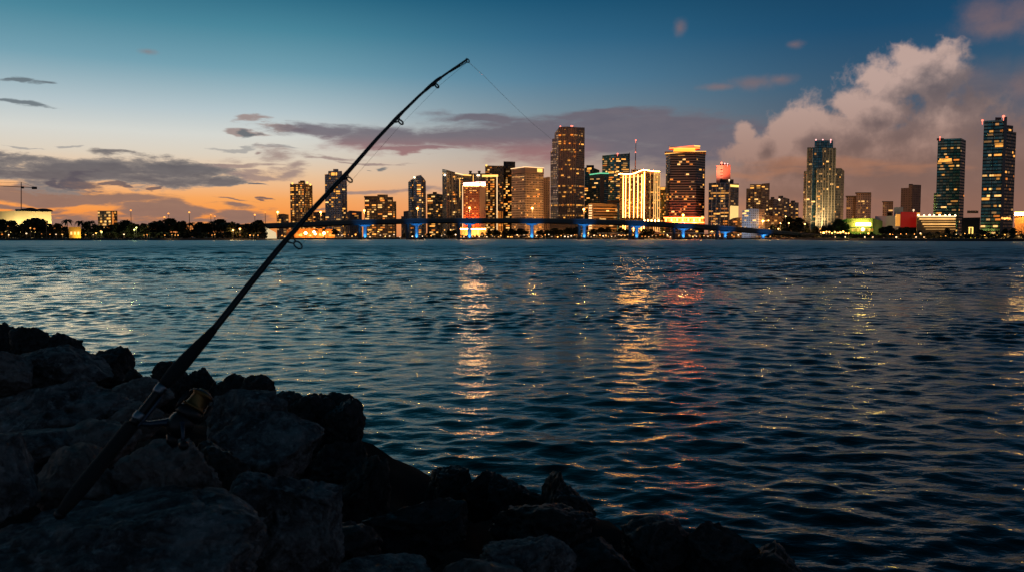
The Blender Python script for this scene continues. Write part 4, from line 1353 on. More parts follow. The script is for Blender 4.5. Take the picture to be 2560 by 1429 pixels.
# ------------------------------------------------------------------ water
def water():
    rs = [2.0]
    while rs[-1] < 900:
        rs.append(rs[-1] * (1.0066 if rs[-1] < 25 else 1.0042))
    while rs[-1] < 12000:
        rs.append(rs[-1] * 1.07)
    rs = np.array(rs)
    half = 46.0
    fine = np.linspace(-half, half, 930)
    coarse = np.linspace(half, 360 - half, 50)[1:-1]
    ang = np.radians(np.concatenate([fine, coarse]))
    nr, na = len(rs), len(ang)
    RR, AN = np.meshgrid(rs, ang, indexing='ij')
    X = RR * np.sin(AN)
    Y = RR * np.cos(AN)
    Z = np.zeros_like(X)
    OX = np.zeros_like(X)
    OY = np.zeros_like(X)
    dr = np.gradient(rs)[:, None]
    rng = np.random.RandomState(11)
    n = 200
    lam = np.exp(rng.uniform(math.log(0.16), math.log(26.0), n))
    # wind blows from the left behind the camera, crests lie a little askew
    base_dir = R(84)
    th = base_dir + rng.normal(0, 1, n) * np.where(lam < 1.1, 0.52, 0.34) + np.where(rng.rand(n) < 0.10, rng.uniform(-1.1, 1.1, n), 0)
    ph = rng.uniform(0, 2 * math.pi, n)
    slope = np.where(lam < 0.55, 0.031, 0.021)
    amp = slope * lam / (2 * math.pi)
    gust = 1.0 + 0.30 * np.sin(X * 0.11 + Y * 0.05 + 1.0) * np.sin(Y * 0.17 - X * 0.03 + 2.0) + 0.22 * np.sin(X * 0.31 - Y * 0.43)
    rcol = rs[:, None]
    for i in range(n):
        k = 2 * math.pi / lam[i]
        kx, ky = k * math.cos(th[i]), k * math.sin(th[i])
        att = np.clip(lam[i] / (2.4 * dr) - 0.7, 0, 1)
        if lam[i] > 1.1:
            # longer waves carry the chop that is too fine to model far out; close by only a faint swell is left of them
            near_ = 0.22 if lam[i] < 4.5 else 0.0
            att = att * (near_ + (2.2 - near_) * np.clip((rcol / lam[i] - 22) / 22, 0, 1))
        att = att * np.clip((330 - rcol) / 230, 0, 1)
        use = np.nonzero(att[:, 0] > 1e-4)[0]
        if len(use) == 0:
            continue
        sl = slice(use[0], use[-1] + 1)
        f = kx * X[sl] + ky * Y[sl] + ph[i]
        aa = att[sl] * amp[i]
        Z[sl] += np.cos(f) * aa
        s = np.sin(f) * aa
        OX[sl] -= s * math.cos(th[i]) * 0.8
        OY[sl] -= s * math.sin(th[i]) * 0.8
    fineM = (np.abs(np.where(AN > math.pi, AN - 2 * math.pi, AN)) <= R(half) + 1e-6)
    edge = np.clip((R(half) - np.abs(AN)) / R(1.0), 0, 1) * fineM
    Z *= gust * edge
    X = X + OX * gust * edge
    Y = Y + OY * gust * edge
    co = np.stack([X, Y, Z], -1).reshape(-1, 3).astype(np.float32)
    I, J = np.meshgrid(np.arange(nr - 1), np.arange(na), indexing='ij')
    J2 = (J + 1) % na
    quads = np.stack([I * na + J, I * na + J2, (I + 1) * na + J2, (I + 1) * na + J], -1).reshape(-1, 4)
    me = bpy.data.meshes.new("water")
    me.vertices.add(len(co)); me.vertices.foreach_set('co', co.ravel())
    me.loops.add(quads.size); me.loops.foreach_set('vertex_index', quads.ravel().astype(np.int32))
    me.polygons.add(len(quads))
    me.polygons.foreach_set('loop_start', (np.arange(len(quads)) * 4).astype(np.int32))
    try:
        me.polygons.foreach_set('loop_total', np.full(len(quads), 4, np.int32))
    except Exception:
        pass
    me.polygons.foreach_set('use_smooth', np.ones(len(quads), bool))
    me.update(calc_edges=True)
    side_ = 1.0 - edge
    far = np.maximum(np.clip((RR - 9) / 50.0, 0, 1), side_).reshape(-1).astype(np.float32)
    at_ = me.attributes.new("coarse", 'FLOAT', 'POINT')
    at_.data.foreach_set('value', far)
    dist_ = np.maximum(np.clip((RR - 35) / 170.0, 0, 1), side_ * 0.7).reshape(-1).astype(np.float32)
    at_ = me.attributes.new("distant", 'FLOAT', 'POINT')
    at_.data.foreach_set('value', dist_)
    m = bpy.data.materials.new("bay_water")
    m.use_nodes = True
    nt = m.node_tree
    K = NT(nt)
    nt.nodes.remove(nt.nodes['Principled BSDF'])
    gl = K.new('ShaderNodeBsdfGlossy')
    gl.inputs['Color'].default_value = (0.78, 0.97, 0.96, 1)
    df = K.new('ShaderNodeBsdfDiffuse')
    df.inputs['Color'].default_value = (0.002, 0.012, 0.015, 1)
    fr = K.new('ShaderNodeFresnel')
    fr.inputs['IOR'].default_value = 1.33
    mx = K.new('ShaderNodeMixShader')
    nt.links.new(fr.outputs[0], mx.inputs[0])
    nt.links.new(df.outputs[0], mx.inputs[1])
    nt.links.new(gl.outputs[0], mx.inputs[2])
    nt.links.new(mx.outputs[0], nt.nodes['Material Output'].inputs['Surface'])
    geo = K.new('ShaderNodeNewGeometry')
    pos = geo.outputs['Position']
    a = K.new('ShaderNodeAttribute', attribute_name="coarse")
    pw = K.v('MULTIPLY', pos, (0.6, 1.0, 1.0))
    h1 = K.noise(pw, 7.0, 3, 0.6, 0.4)
    h2 = K.noise(K.v('MULTIPLY', pos, (0.42, 1.0, 1.0)), 1.7, 3, 0.6, 0.5)
    gustn = K.noise(pos, 0.045, 3, 0.5)
    far_a = K.new('ShaderNodeAttribute', attribute_name="distant").outputs['Fac']
    patch = K.noise(K.v('MULTIPLY', pos, (0.25, 1.0, 1.0)), 0.02, 4, 0.6)
    # ripples too small to see far out spread the reflection instead
    nt.links.new(K.m('MULTIPLY_ADD', far_a, K.lmap(patch, 0.3, 0.7, 0.30, 0.46), 0.085), gl.inputs['Roughness'])
    fine_ = K.m('MULTIPLY', h1, 0.014)
    wide_ = K.m('MULTIPLY', K.m('MULTIPLY', h2, K.m('MULTIPLY', a.outputs['Fac'], K.m('SUBTRACT', 1.0, K.m('MULTIPLY', far_a, 0.7)))), 0.11)
    hh = K.m('MULTIPLY', K.m('ADD', fine_, wide_), K.lmap(gustn, 0.3, 0.7, 0.75, 1.25))
    bp = K.new('ShaderNodeBump')
    bp.inputs['Strength'].default_value = 1.0
    bp.inputs['Distance'].default_value = 1.0
    nt.links.new(hh, bp.inputs['Height'])
    for nd in (gl, fr, df):
        nt.links.new(bp.outputs[0], nd.inputs['Normal'])
    o = link_mesh("water", me, m)
    tag(o, "dark rippled bay water", "water", kind='structure')


water()

# ------------------------------------------------------------------ bridge
BY = 800.0
bridge = empty("blue_lit_bridge", (0, BY, 0), "long low concrete highway bridge with blue lit piers crossing the bay", "bridge")
deck_px = [(560, 566, 12), (665, 561.5, 13), (800, 556, 13), (910, 552, 12.5), (1040, 549.5, 12), (1173, 548.5, 12), (1330, 549, 12), (1462, 550.5, 12.5),
           (1594, 554.5, 13), (1711, 560.5, 13.5), (1817, 568, 13), (1912, 576, 11), (2000, 584, 8), (2060, 589, 5), (2110, 592, 3)]
mb = MB()
tops = [at(px, py, BY) - Vector((0, BY, 0)) for px, py, _ in deck_px]
bots = [at(px, py + h * 0.62, BY) - Vector((0, BY, 0)) for px, py, h in deck_px]
W = 14
for i in range(len(tops) - 1):
    a, b, c, d = tops[i], tops[i + 1], bots[i], bots[i + 1]
    off = Vector((0, W, 0))
    mb.quad([c, d, b, a]); mb.quad([a, b, b + off, a + off])
    ins = Vector((0, 2.5, -1.0))
    mb.quad([c + ins, d + ins, d, c])
    mb.quad([c + off - Vector((0, 2.5, 1.0)), d + off - Vector((0, 2.5, 1.0)), d + ins, c + ins])
    mb.quad([a + off, b + off, d + off, c + off])
    mb.quad([c + off, d + off, d + off - Vector((0, 2.5, 1.0)), c + off - Vector((0, 2.5, 1.0))])
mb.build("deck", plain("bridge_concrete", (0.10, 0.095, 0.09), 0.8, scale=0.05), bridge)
mb = MB()
for i in range(len(tops) - 1):
    for yy in (0.2, W - 0.2):
        a, b = tops[i] + Vector((0, yy, 0.5)), tops[i + 1] + Vector((0, yy, 0.5))
        d = b - a
        mb.quad([a - Vector((0, .15, .5)), b - Vector((0, .15, .5)), b + Vector((0, -.15, .6)), a + Vector((0, -.15, .6))])
        mb.quad([a + Vector((0, .15, .6)), b + Vector((0, .15, .6)), b + Vector((0, .15, -.5)), a + Vector((0, .15, -.5))])
        mb.quad([a + Vector((0, -.15, .6)), b + Vector((0, -.15, .6)), b + Vector((0, .15, .6)), a + Vector((0, .15, .6))])
mb.build("parapet", plain("parapet_concrete", (0.22, 0.19, 0.16), 0.8, scale=0.1), bridge)


def deck_at(px):
    xs = [p[0] for p in deck_px]
    py = float(np.interp(px, xs, [p[1] for p in deck_px]))
    h = float(np.interp(px, xs, [p[2] for p in deck_px]))
    return at(px, py, BY), at(px, py + h * 0.62, BY)


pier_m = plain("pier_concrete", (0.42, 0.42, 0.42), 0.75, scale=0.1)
BLUE = (0.015, 0.27, 1.0)
for px in (910, 1040, 1173, 1330, 1462, 1594, 1711, 1817, 1912):
    t, b = deck_at(px)
    o = Vector((0, BY, 0))
    x = b.x
    pier = None
    mb = MB()
    w = 2.0
    mb.tube([(x, 6, -1.0), (x, 6, 1.2), (x, 6, max(1.6, b.z - 4)), (x, 6, b.z - 1.8), (x, 6, b.z - 0.9)], [w, w, w * 0.92, w * 1.15, w * 1.5], 12)
    pier = mb.build("pier", pier_m, bridge)
    mb = MB()
    mb.tube([(x, 6, b.z - 2.6), (x, 6, b.z - 1.02)], [4.2, 6.8], 16)
    cap = mb.build("pier_cap", pier_m, pier)
    mb = MB()
    mb.box((x, 6, 0.1), (14, 10, 1.6))
    mb.build("footing", plain("wet_footing", (0.03, 0.03, 0.035), 0.5), pier)
    hgt = b.z
    pw = 5200 * min(1.0, hgt / 14)
    flood("pier_blue_lamp", (x, BY + 1.2, 1.3), (x, BY + 4.5, 7), pw * 0.75, (0.05, 0.38, 1.0), 100, radius=0.3)
    flood("pier_blue_lamp", (x, BY - 12, 2.0), (x, BY + 1, hgt), pw * 1.8, BLUE, 72, radius=0.3)
for px in (893, 1451, 1579, 1690, 1800, 1145, 1015):
    t, b = deck_at(px)
    mb = MB()
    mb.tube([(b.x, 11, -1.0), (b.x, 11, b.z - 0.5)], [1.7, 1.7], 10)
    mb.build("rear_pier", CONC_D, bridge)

# ------------------------------------------------------------------ street lamps on the bridge
def lamp(name, label, base, h, mat, r, group, arm=0.0, power=0, lcol=(1, .42, .1), pole_m=None, cat="street lamp"):
    t = empty(name, base, label, cat, group)
    mb = MB()
    pts = [(0, 0, 0), (0, 0, h - 0.6)] + ([(arm * 0.4, 0, h), (arm, 0, h)] if arm else [(0, 0, h - 0.2)])
    mb.tube(pts, [0.32, 0.2] + [0.16] * (len(pts) - 2), 6)
    mb.build("pole", pole_m or METAL_D, t)
    mb = MB()
    c = Vector((arm, 0, h - 0.1))
    prof = [(0.05, -0.75), (0.6, -0.62), (0.95, -0.15), (0.85, 0.35), (0.4, 0.72), (0.05, 0.8)]
    mb.tube([c + Vector((0, 0, z * r)) for _, z in prof], [q * r for q, _ in prof], 8)
    mb.build("lamp_head", mat, t, True)
    if power:
        flood("street_lamp_light", Vector(base) + Vector((arm, -1.6, h - 0.6)), None, power, lcol, kind='POINT', radius=0.6)
    return t


pole_w = plain("galvanised_pole", (0.45, 0.4, 0.34), 0.5, 0.3)
for px, py, lab in ((690, 530, "orange lamp on a tall pole at the left end of the bridge"),
                    (798, 530, "orange bridge lamp just left of the slate crown tower, beside the fishing rod"),
                    (908, 526, "orange bridge lamp above the first blue pier, left of the brown block"),
                    (1042, 520.5, "orange bridge lamp in front of the arched blue tower"),
                    (1173, 519, "orange bridge lamp in front of the red washed hotel"),
                    (1331, 520, "orange bridge lamp in front of the beige office block"),
                    (1461, 523, "orange bridge lamp between the tallest skyscraper and the terraced block"),
                    (1711, 537, "orange bridge lamp in front of the pagoda crowned tower"),
                    (1912, 552, "orange bridge lamp right of the white blue lit apartments")):
    t, b = deck_at(px)
    z = at(px, py, BY).z
    lamp("bridge_lamp", lab, (t.x, BY + 7, t.z), z - t.z, L_LAMP, 1.25, "tall lamps along the bridge", power=9000, pole_m=pole_w)

# ------------------------------------------------------------------ trees
rt = random.Random(5)
leaf_m = plain("tree_leaves", (0.030, 0.038, 0.016), 0.7, var=0.5, scale=0.6)
palm_m = plain("palm_leaves", (0.028, 0.036, 0.016), 0.7, var=0.4, scale=0.6)
bark_m = plain("bark", (0.07, 0.055, 0.04), 0.9, scale=2)


def crown_mesh(name, lobes, nleaf, size):
    mb = MB()
    for _ in range(nleaf):
        c, r = rt.choice(lobes)
        d = Vector((rt.gauss(0, 1), rt.gauss(0, 1), rt.gauss(0, 1))).normalized() * (rt.random() ** 0.45)
        p = Vector(c) + Vector((d.x * r[0], d.y * r[1], d.z * r[2]))
        s = size * (0.5 + rt.random())
        q = Matrix.Rotation(rt.uniform(0, 6.28), 3, 'Z') @ Matrix.Rotation(rt.uniform(-1.2, 1.2), 3, 'X')
        mb.quad([p + q @ Vector(v) * s for v in ((-.5, -.35, 0), (.5, -.3, .1), (.55, .35, 0), (-.4, .4, -.1))])
    me = mb.mesh(name)
    me.materials.append(leaf_m)
    return me


def trunk_mesh(name, h, r, limbs):
    mb = MB()
    mb.tube([(0, 0, -0.2), (0.1, 0, h * 0.5), (0, 0.1, h)], [r, r * 0.7, r * 0.5], 7)
    for a, l in limbs:
        mb.tube([(0, 0, h * 0.8), (math.cos(a) * l * .5, math.sin(a) * l * .5, h + l * .35), (math.cos(a) * l, math.sin(a) * l, h + l * .8)], [r * .45, r * .3, r * .12], 5)
    me = mb.mesh(name)
    me.materials.append(bark_m)
    return me


PROTO = {}
# each is about 10 m tall
PROTO['broad_tree'] = (trunk_mesh("trunk", 4.0, 0.4, [(0.3, 3), (2.2, 3), (4.3, 2.6), (5.4, 2.2)]),
                       crown_mesh("crown", [((0, 0, 6.6), (3.6, 3.6, 2.6)), ((-3, 0, 5.6), (2.6, 2.4, 1.9)), ((3, .5, 5.8), (2.5, 2.4, 2.0)),
                                            ((1, 0, 8.2), (2.2, 2.2, 1.7)), ((0, 0, 4.6), (4.4, 3.4, 1.7))], 1100, 0.95))
PROTO['round_tree'] = (trunk_mesh("trunk", 4.0, 0.35, [(0.6, 2), (2.6, 2.2), (4.6, 2)]),
                       crown_mesh("crown", [((0, 0, 6.4), (2.9, 2.9, 3.0)), ((-1, 0, 7.8), (1.8, 1.8, 1.8)), ((1.4, 0, 5.4), (2.1, 2, 1.9)), ((-1.6, .4, 5.0), (1.9, 1.9, 1.6))], 850, 0.85))
PROTO['bushy_tree'] = (trunk_mesh("trunk", 2.4, 0.35, [(0.6, 2), (2.6, 2.2), (4.6, 2)]),
                       crown_mesh("crown", [((0, 0, 4.4), (3.6, 3, 3.4)), ((-2.4, 0, 3.0), (2.6, 2.2, 2.4)), ((2.4, 0, 3.2), (2.8, 2.2, 2.6)), ((.8, 0, 7.4), (2.0, 2, 2.2))], 1000, 0.95))


def palm_meshes():
    mb = MB()
    mb.tube([(0, 0, -0.2), (0.25, 0, 4), (0.2, 0.1, 8)], [0.3, 0.22, 0.18], 7)
    tr = mb.mesh("trunk"); tr.materials.append(bark_m)
    mb = MB()
    for k in range(22):
        a = k * 2.4 + rt.uniform(-.3, .3)
        up = rt.uniform(-0.3, 1.0)
        L = rt.uniform(2.0, 2.8)
        prev = Vector((0.2, 0.1, 8))
        side = Vector((-math.sin(a), math.cos(a), 0))
        wprev = 0.15
        for s in range(1, 6):
            q = s / 5
            p = Vector((0.2 + math.cos(a) * L * q, 0.1 + math.sin(a) * L * q, 8 + up * L * q * 0.8 - 1.9 * q * q))
            w = 0.5 * math.sin(min(1, q * 1.1 + .15) * 2.6)
            mb.quad([prev - side * wprev, p - side * w, p + Vector((0, 0, .2)), prev + Vector((0, 0, .2))])
            mb.quad([prev + Vector((0, 0, .2)), p + Vector((0, 0, .2)), p + side * w, prev + side * wprev])
            prev, wprev = p, w
    cr = mb.mesh("crown"); cr.materials.append(palm_m)
    return tr, cr


PROTO['palm_tree'] = palm_meshes()

ORD = ["leftmost"] + [w + " from the left" for w in ("second third fourth fifth sixth seventh eighth ninth tenth eleventh twelfth thirteenth fourteenth fifteenth "
                                                     "sixteenth seventeenth eighteenth nineteenth twentieth").split()]
TREE_WORD = {'broad_tree': "dark wide crowned tree", 'round_tree': "dark round crowned tree", 'bushy_tree': "dark bushy tree", 'palm_tree': "dark palm tree"}
trees = []


def plant(kind, px, top, Y, wide=1.0):
    g = at(px, 590, Y)
    h = at(px, top, Y).z - GROUND_Z
    trees.append((kind, px, g.x, Y, h, wide))


# left island
for px, top, k in ((-12, 556, 'broad_tree'), (10, 549, 'broad_tree'), (30, 551, 'round_tree'), (52, 566, 'bushy_tree'), (70, 549, 'broad_tree'), (92, 546, 'broad_tree'), (112, 549, 'bushy_tree'),
                   (128, 560, 'bushy_tree'), (146, 558, 'round_tree'), (170, 541, 'palm_tree'), (160, 566, 'bushy_tree'), (200, 545, 'palm_tree'), (214, 556, 'bushy_tree'), (228, 545, 'palm_tree'),
                   (240, 560, 'round_tree'), (256, 564, 'bushy_tree'), (276, 562, 'broad_tree'), (296, 558, 'bushy_tree'), (311, 549, 'round_tree'), (326, 557, 'bushy_tree'), (345, 561, 'broad_tree'),
                   (362, 558, 'round_tree'), (376, 556, 'bushy_tree'), (390, 546, 'palm_tree'), (402, 552, 'bushy_tree'), (420, 547, 'broad_tree'), (432, 543, 'palm_tree'), (446, 552, 'round_tree'),
                   (460, 553, 'bushy_tree'), (478, 550, 'palm_tree'), (490, 560, 'bushy_tree'), (505, 556, 'broad_tree'), (522, 558, 'round_tree'), (531, 547, 'palm_tree'), (545, 549, 'broad_tree'),
                   (557, 552, 'palm_tree'), (568, 549, 'palm_tree'), (578, 555, 'bushy_tree'), (590, 558, 'round_tree'), (604, 562, 'bushy_tree'), (622, 560, 'broad_tree'), (643, 551, 'broad_tree'),
                   (656, 558, 'round_tree'), (634, 556, 'bushy_tree')):
    Y = 668 + rt.uniform(0, 34) + max(0, px) * 0.03
    plant(k, px, top, Y, 1.15 if k != 'palm_tree' else 1.0)
# promenade and bayfront behind the bridge
for px, top, k in ((790, 571, 'palm_tree'), (812, 569, 'palm_tree'), (838, 574, 'round_tree'), (735, 575, 'palm_tree'),
                   (1010, 585, 'bushy_tree'), (1032, 583, 'bushy_tree'), (1070, 584, 'round_tree'), (1098, 583, 'bushy_tree'), (1122, 577, 'broad_tree'), (1136, 576, 'round_tree'), (1206, 582, 'bushy_tree'),
                   (1222, 577, 'round_tree'), (1240, 575, 'broad_tree'), (1262, 576, 'round_tree'), (1281, 574, 'broad_tree'), (1304, 573, 'broad_tree'), (1350, 576, 'round_tree'), (1366, 575, 'bushy_tree'),
                   (1384, 572, 'broad_tree'), (1398, 574, 'round_tree'), (1424, 570, 'broad_tree'), (1440, 569, 'broad_tree'), (1482, 573, 'round_tree'), (1506, 571, 'broad_tree'), (1520, 570, 'round_tree'),
                   (1538, 572, 'palm_tree'), (1554, 571, 'broad_tree'), (1572, 572, 'round_tree'), (1608, 573, 'bushy_tree'), (1624, 574, 'broad_tree'), (1752, 583, 'bushy_tree'), (1840, 585, 'bushy_tree')):
    plant(k, px, top - 1, (905 if px < 900 else 1062) + rt.uniform(0, 12), 1.4 if k != 'palm_tree' else 1.0)
# right shore
for px, top, k, Y in ((1928, 562, 'bushy_tree', 905), (1948, 561, 'broad_tree', 915), (1975, 543, 'broad_tree', 960), (2000, 545, 'broad_tree', 965), (1966, 568, 'round_tree', 880), (1990, 566, 'broad_tree', 870),
                      (2014, 565, 'broad_tree', 860), (2036, 566, 'bushy_tree', 850), (2060, 566, 'round_tree', 840), (2078, 564, 'broad_tree', 830), (2100, 549, 'broad_tree', 775), (2112, 562, 'bushy_tree', 770),
                      (2206, 566, 'round_tree', 690), (2220, 565, 'broad_tree', 690), (2236, 575, 'round_tree', 640), (2248, 570, 'round_tree', 630), (2262, 568, 'broad_tree', 625), (2279, 571, 'round_tree', 620),
                      (2300, 576, 'round_tree', 615), (2322, 580, 'round_tree', 610), (2344, 579, 'round_tree', 600), (2368, 570, 'round_tree', 605), (2386, 578, 'bushy_tree', 600), (2408, 582, 'palm_tree', 590),
                      (2450, 574, 'broad_tree', 590), (2466, 577, 'broad_tree', 585), (2490, 579, 'bushy_tree', 580), (2512, 572, 'broad_tree', 590), (2532, 570, 'broad_tree', 580), (2550, 575, 'palm_tree', 560),
                      (2572, 576, 'broad_tree', 560), (2180, 580, 'bushy_tree', 680), (2150, 582, 'palm_tree', 690), (2126, 580, 'palm_tree', 700), (2074, 579, 'bushy_tree', 735)):
    plant(k, px, top, Y)

LAND = [(60, "below the floodlit hall"), (186, "by the yellow lit house"), (270, "below the square mid-rise"), (345, "right of the square mid-rise"), (440, "below the orange mast lamps"),
        (545, "midway along the left shore"), (640, "beside the white peaked canopy"), (760, "below the leftmost tall tower"), (850, "below the crown tower"), (950, "below the wide brown block"),
        (1045, "below the arched blue tower"), (1130, "below the slanted roof tower"), (1190, "below the red washed hotel"), (1240, "below the gold band tower"), (1315, "below the beige office block"),
        (1418, "below the tallest skyscraper"), (1510, "below the terraced block"), (1600, "below the golden edged tower"), (1714, "below the pagoda crowned tower"), (1808, "below the black striped tower"),
        (1884, "below the white blue lit apartments"), (1960, "below the low brown rooftops"), (2050, "below the shouldered tower"), (2150, "before the green lit arena"), (2225, "before the pale stepped hall"),
        (2275, "before the red cube"), (2342, "before the parking garage"), (2428, "before the black windowless block"), (2490, "below the right edge skyscraper"), (2560, "by the orange wall building")]


def near(px):
    return min(LAND, key=lambda q: abs(q[0] - px))[1]


def labels(items, word):
    """items: (key px, word); a label for each that no other item shares"""
    seen = {}
    for i, (px, w) in enumerate(items):
        seen.setdefault((w, near(px)), []).append((px, i))
    out_ = {}
    for (w, nr_), lst in seen.items():
        lst.sort()
        for j, (px, i) in enumerate(lst):
            out_[i] = f"{w} {nr_}" if len(lst) == 1 else f"{w} {nr_}, {ORD[j]}"
    return out_


lb = labels([(t[1], TREE_WORD[t[0]]) for t in trees], None)
for i, (k, px, x, Y, h, wide) in enumerate(trees):
    t = empty(k, (x, Y, GROUND_Z - 0.1), lb[i], "palm tree" if k == 'palm_tree' else "tree", "trees along the shore")
    s = h / (9.6 if k != 'palm_tree' else 10.0)
    t.scale = (s * wide, s * wide, s)
    t.rotation_euler = (0, 0, rt.uniform(0, 6.28))
    tr, cr = PROTO[k]
    link_mesh("trunk", tr, None, t)
    link_mesh("crown", cr, None, t)

# ground cover between the trunks
mb = MB()
for _ in range(5200):
    u = rt.random()
    if u < 0.55:
        px = rt.uniform(-60, 668); Y = 664 + rt.uniform(0, 22) + max(0, px) * 0.03
        hh = rt.uniform(0, 4.2)
    elif u < 0.75:
        px = rt.uniform(1010, 1660); Y = 1058 + rt.uniform(0, 12); hh = rt.uniform(0, 2.4)
    else:
        px = rt.uniform(1930, 2570); Y = float(np.interp(px, [1930, 1990, 2090, 2200, 2350, 2560], [960, 800, 660, 600, 556, 525])) + rt.uniform(0, 14); hh = rt.uniform(0, 2.2)
    g = at(px, 590, Y)
    p = Vector((g.x, Y, GROUND_Z + hh))
    s = rt.uniform(0.7, 1.7)
    a = rt.uniform(0, 3.14)
    d = Vector((math.cos(a), math.sin(a), rt.uniform(-.3, .3)))
    mb.quad([p - d * s, p + d * s, p + d * s * .8 + Vector((0, 0, s)), p - d * s * .7 + Vector((0, 0, s * .9))])
o = mb.build("undergrowth", leaf_m)
tag(o, "dark low undergrowth between the shore trees", "undergrowth", kind='stuff')

# ------------------------------------------------------------------ lights along the shore
small = []


def post(px, py, Y, mat, r, word, power=0, lcol=(1, .5, .16), arm=0.0):
    small.append((px, py, Y, mat, r, word, power, lcol, arm))


# tall masts on the left
for px, py, Y in ((411, 543, 740), (421, 534, 742), (473, 531, 745), (527, 537, 748), (537, 541, 746), (637, 537, 760), (663, 531, 765), (327, 526, 760)):
    post(px, py, Y, L_MAST, rt.uniform(.6, 1.0), "orange lamp on a tall mast", 0)
for px, py, Y in ((341, 569, 666), (336, 574, 668), (254, 580, 662)):
    post(px, py, Y, glow("lamp_greenish", (0.85, 0.9, 0.25), 2.6), 0.75, "yellow green lamp on a post", 1800, (0.9, .9, .3))
for px, py in ((583, 575), (600, 572)):
    post(px, py, 680, L_LAMPY, 1.0, "bright yellow lamp post", 3000)
for px, py in ((5, 586), (22, 587), (66, 584), (104, 585), (125, 586), (140, 586), (156, 586), (214, 587), (233, 587), (240, 583), (252, 578), (360, 588), (368, 587), (310, 586), (412, 588),
               (430, 586), (438, 588), (445, 588), (530, 588), (537, 586), (600, 588), (625, 588), (634, 588), (645, 588), (76, 570), (86, 572), (116, 560), (20, 566)):
    post(px, py, 658, rt.choice([L_LAMPY, W_ORNG, W_ORNG, L_LAMPW, W_GOLD]), rt.uniform(0.28, 0.8), "small warm shore lamp", 700 if rt.random() < .4 else 0)
# promenade lamps left of the first pier
for px, py, r in ((733, 574, 1.2), (764, 583, 1.9), (785, 580, 1.6), (788, 585, 1.4), (810, 583, 1.8), (819, 580, 1.0), (800, 586, 1.0), (748, 588, 1.0), (722, 588, .9), (705, 589, .9), (776, 589, 1.2), (808, 590, 1.2)):
    post(px, py, 905, L_HOT if r > 1.3 else L_LAMPY, r, "glowing promenade globe lamp", 4200 if r > 1.3 else 0)
xs = [846, 855, 862, 871, 880, 889, 897, 925, 938, 951, 963, 974, 985, 1000, 1018, 1031, 1056, 1078, 1104, 1112, 1139, 1152, 1160, 1181, 1198, 1205, 1212, 1217, 1231, 1236, 1246, 1252, 1270,
      1276, 1280, 1293, 1297, 1310, 1322, 1341, 1356, 1363, 1372, 1380, 1388, 1394, 1403, 1412, 1420, 1428, 1437, 1442, 1452, 1470, 1478, 1485, 1492, 1500, 1508, 1515, 1521, 1529, 1538, 1546, 1553, 1562, 1571, 1583,
      1605, 1613, 1622, 1631, 1640, 1650, 1659, 1668, 1676, 1685, 1698, 1724, 1732, 1741, 1750, 1760, 1770, 1786, 1800, 1830, 1846, 1862, 1890, 1926, 1948, 1962, 1986, 2003]
for i, px in enumerate(xs):
    py = 589.5 + rt.uniform(-3.0, 4.0)
    post(px, py, 1046 if px < 1700 else 1015, rt.choice([L_LAMPW, L_LAMPW, W_PALE, L_LAMPY, W_ORNG]), rt.uniform(0.55, 1.15), "small pale bayfront lamp" if i % 2 else "low glowing bayfront lamp",
         1500 if i % 5 == 0 else 0)
for px in (2088, 2113, 2162, 2182, 2240, 2241, 2290, 2310):
    post(px, 596 - rt.uniform(0, 3), 600 - (px - 2088) * .2, L_LAMPW, 0.5, "white seawall lamp", 900)
for px in range(2052, 2125, 7):
    post(px, 584 - rt.uniform(0, 5), 720, rt.choice([L_LAMP, L_LAMPY, W_ORNG]), rt.uniform(.6, 1.2), "orange forecourt lamp", 1200)
for px in (2130, 2142, 2151, 2160, 2171, 2183, 2215, 2225, 2232, 2252, 2266, 2286, 2301, 2330, 2352, 2364, 2377, 2391, 2400, 2412, 2440, 2462, 2470, 2480, 2487, 2494, 2503, 2512, 2520, 2541, 2549, 2558):
    post(px, 591 - rt.uniform(0, 8), float(np.interp(px, [2130, 2350, 2560], [655, 560, 530])), rt.choice([L_LAMP, L_LAMPY, L_LAMPW, W_GOLD, L_LAMPY]), rt.uniform(.3, .65), "warm right shore lamp", 900 if rt.random() < .5 else 0)
for px, py, Y in ((1964, 541, 930), (1910, 552, 1000), (1921, 551, 1000), (1946, 572, 900), (1868, 536, 1040), (1951, 558, 900), (1972, 558, 900), (2012, 560, 850)):
    post(px, py, Y, L_LAMPY if py > 545 else L_SIGN, 1.0, "tall yellow street lamp", 4000)
# added lamps, not seen, that wash the tower fronts with warm street light
for k, px in enumerate((760, 840, 945, 1045, 1120, 1230, 1262, 1300, 1340, 1385, 1420, 1455, 1500, 1660, 1780, 1850)):
    post(px, 579, 1078, W_ORNG, 0.6, "added orange fill lamp", 62000 if 1375 < px < 1470 or px < 900 else 7000, (1, .42, .10))
for px in (1932, 1985, 2118, 2168, 2214, 2276):  # unseen lamps added to brighten the dark slabs and blocks on the right
    post(px, 577, 1030, W_ORNG, 0.6, "added orange fill lamp behind trees", 60000, (1, .46, .16))

seen = {}
for i, s_ in enumerate(small):
    seen.setdefault((s_[5], near(s_[0])), []).append((s_[0], i))
LB = {}
for (w, nr_), lst in seen.items():
    lst.sort()
    for j, (px, i) in enumerate(lst):
        LB[i] = f"{w} {nr_}" if len(lst) == 1 else f"{w} {nr_}, {ORD[j]}"
for i, (px, py, Y, mat, r, word, power, lcol, arm) in enumerate(small):
    p = at(px, py, Y)
    z = max(p.z, GROUND_Z + 1.2)
    lamp("lamp_post", LB[i], (p.x, Y, GROUND_Z - 0.05), z - GROUND_Z, mat, r, "lamp posts along the shore", power=power, lcol=lcol)

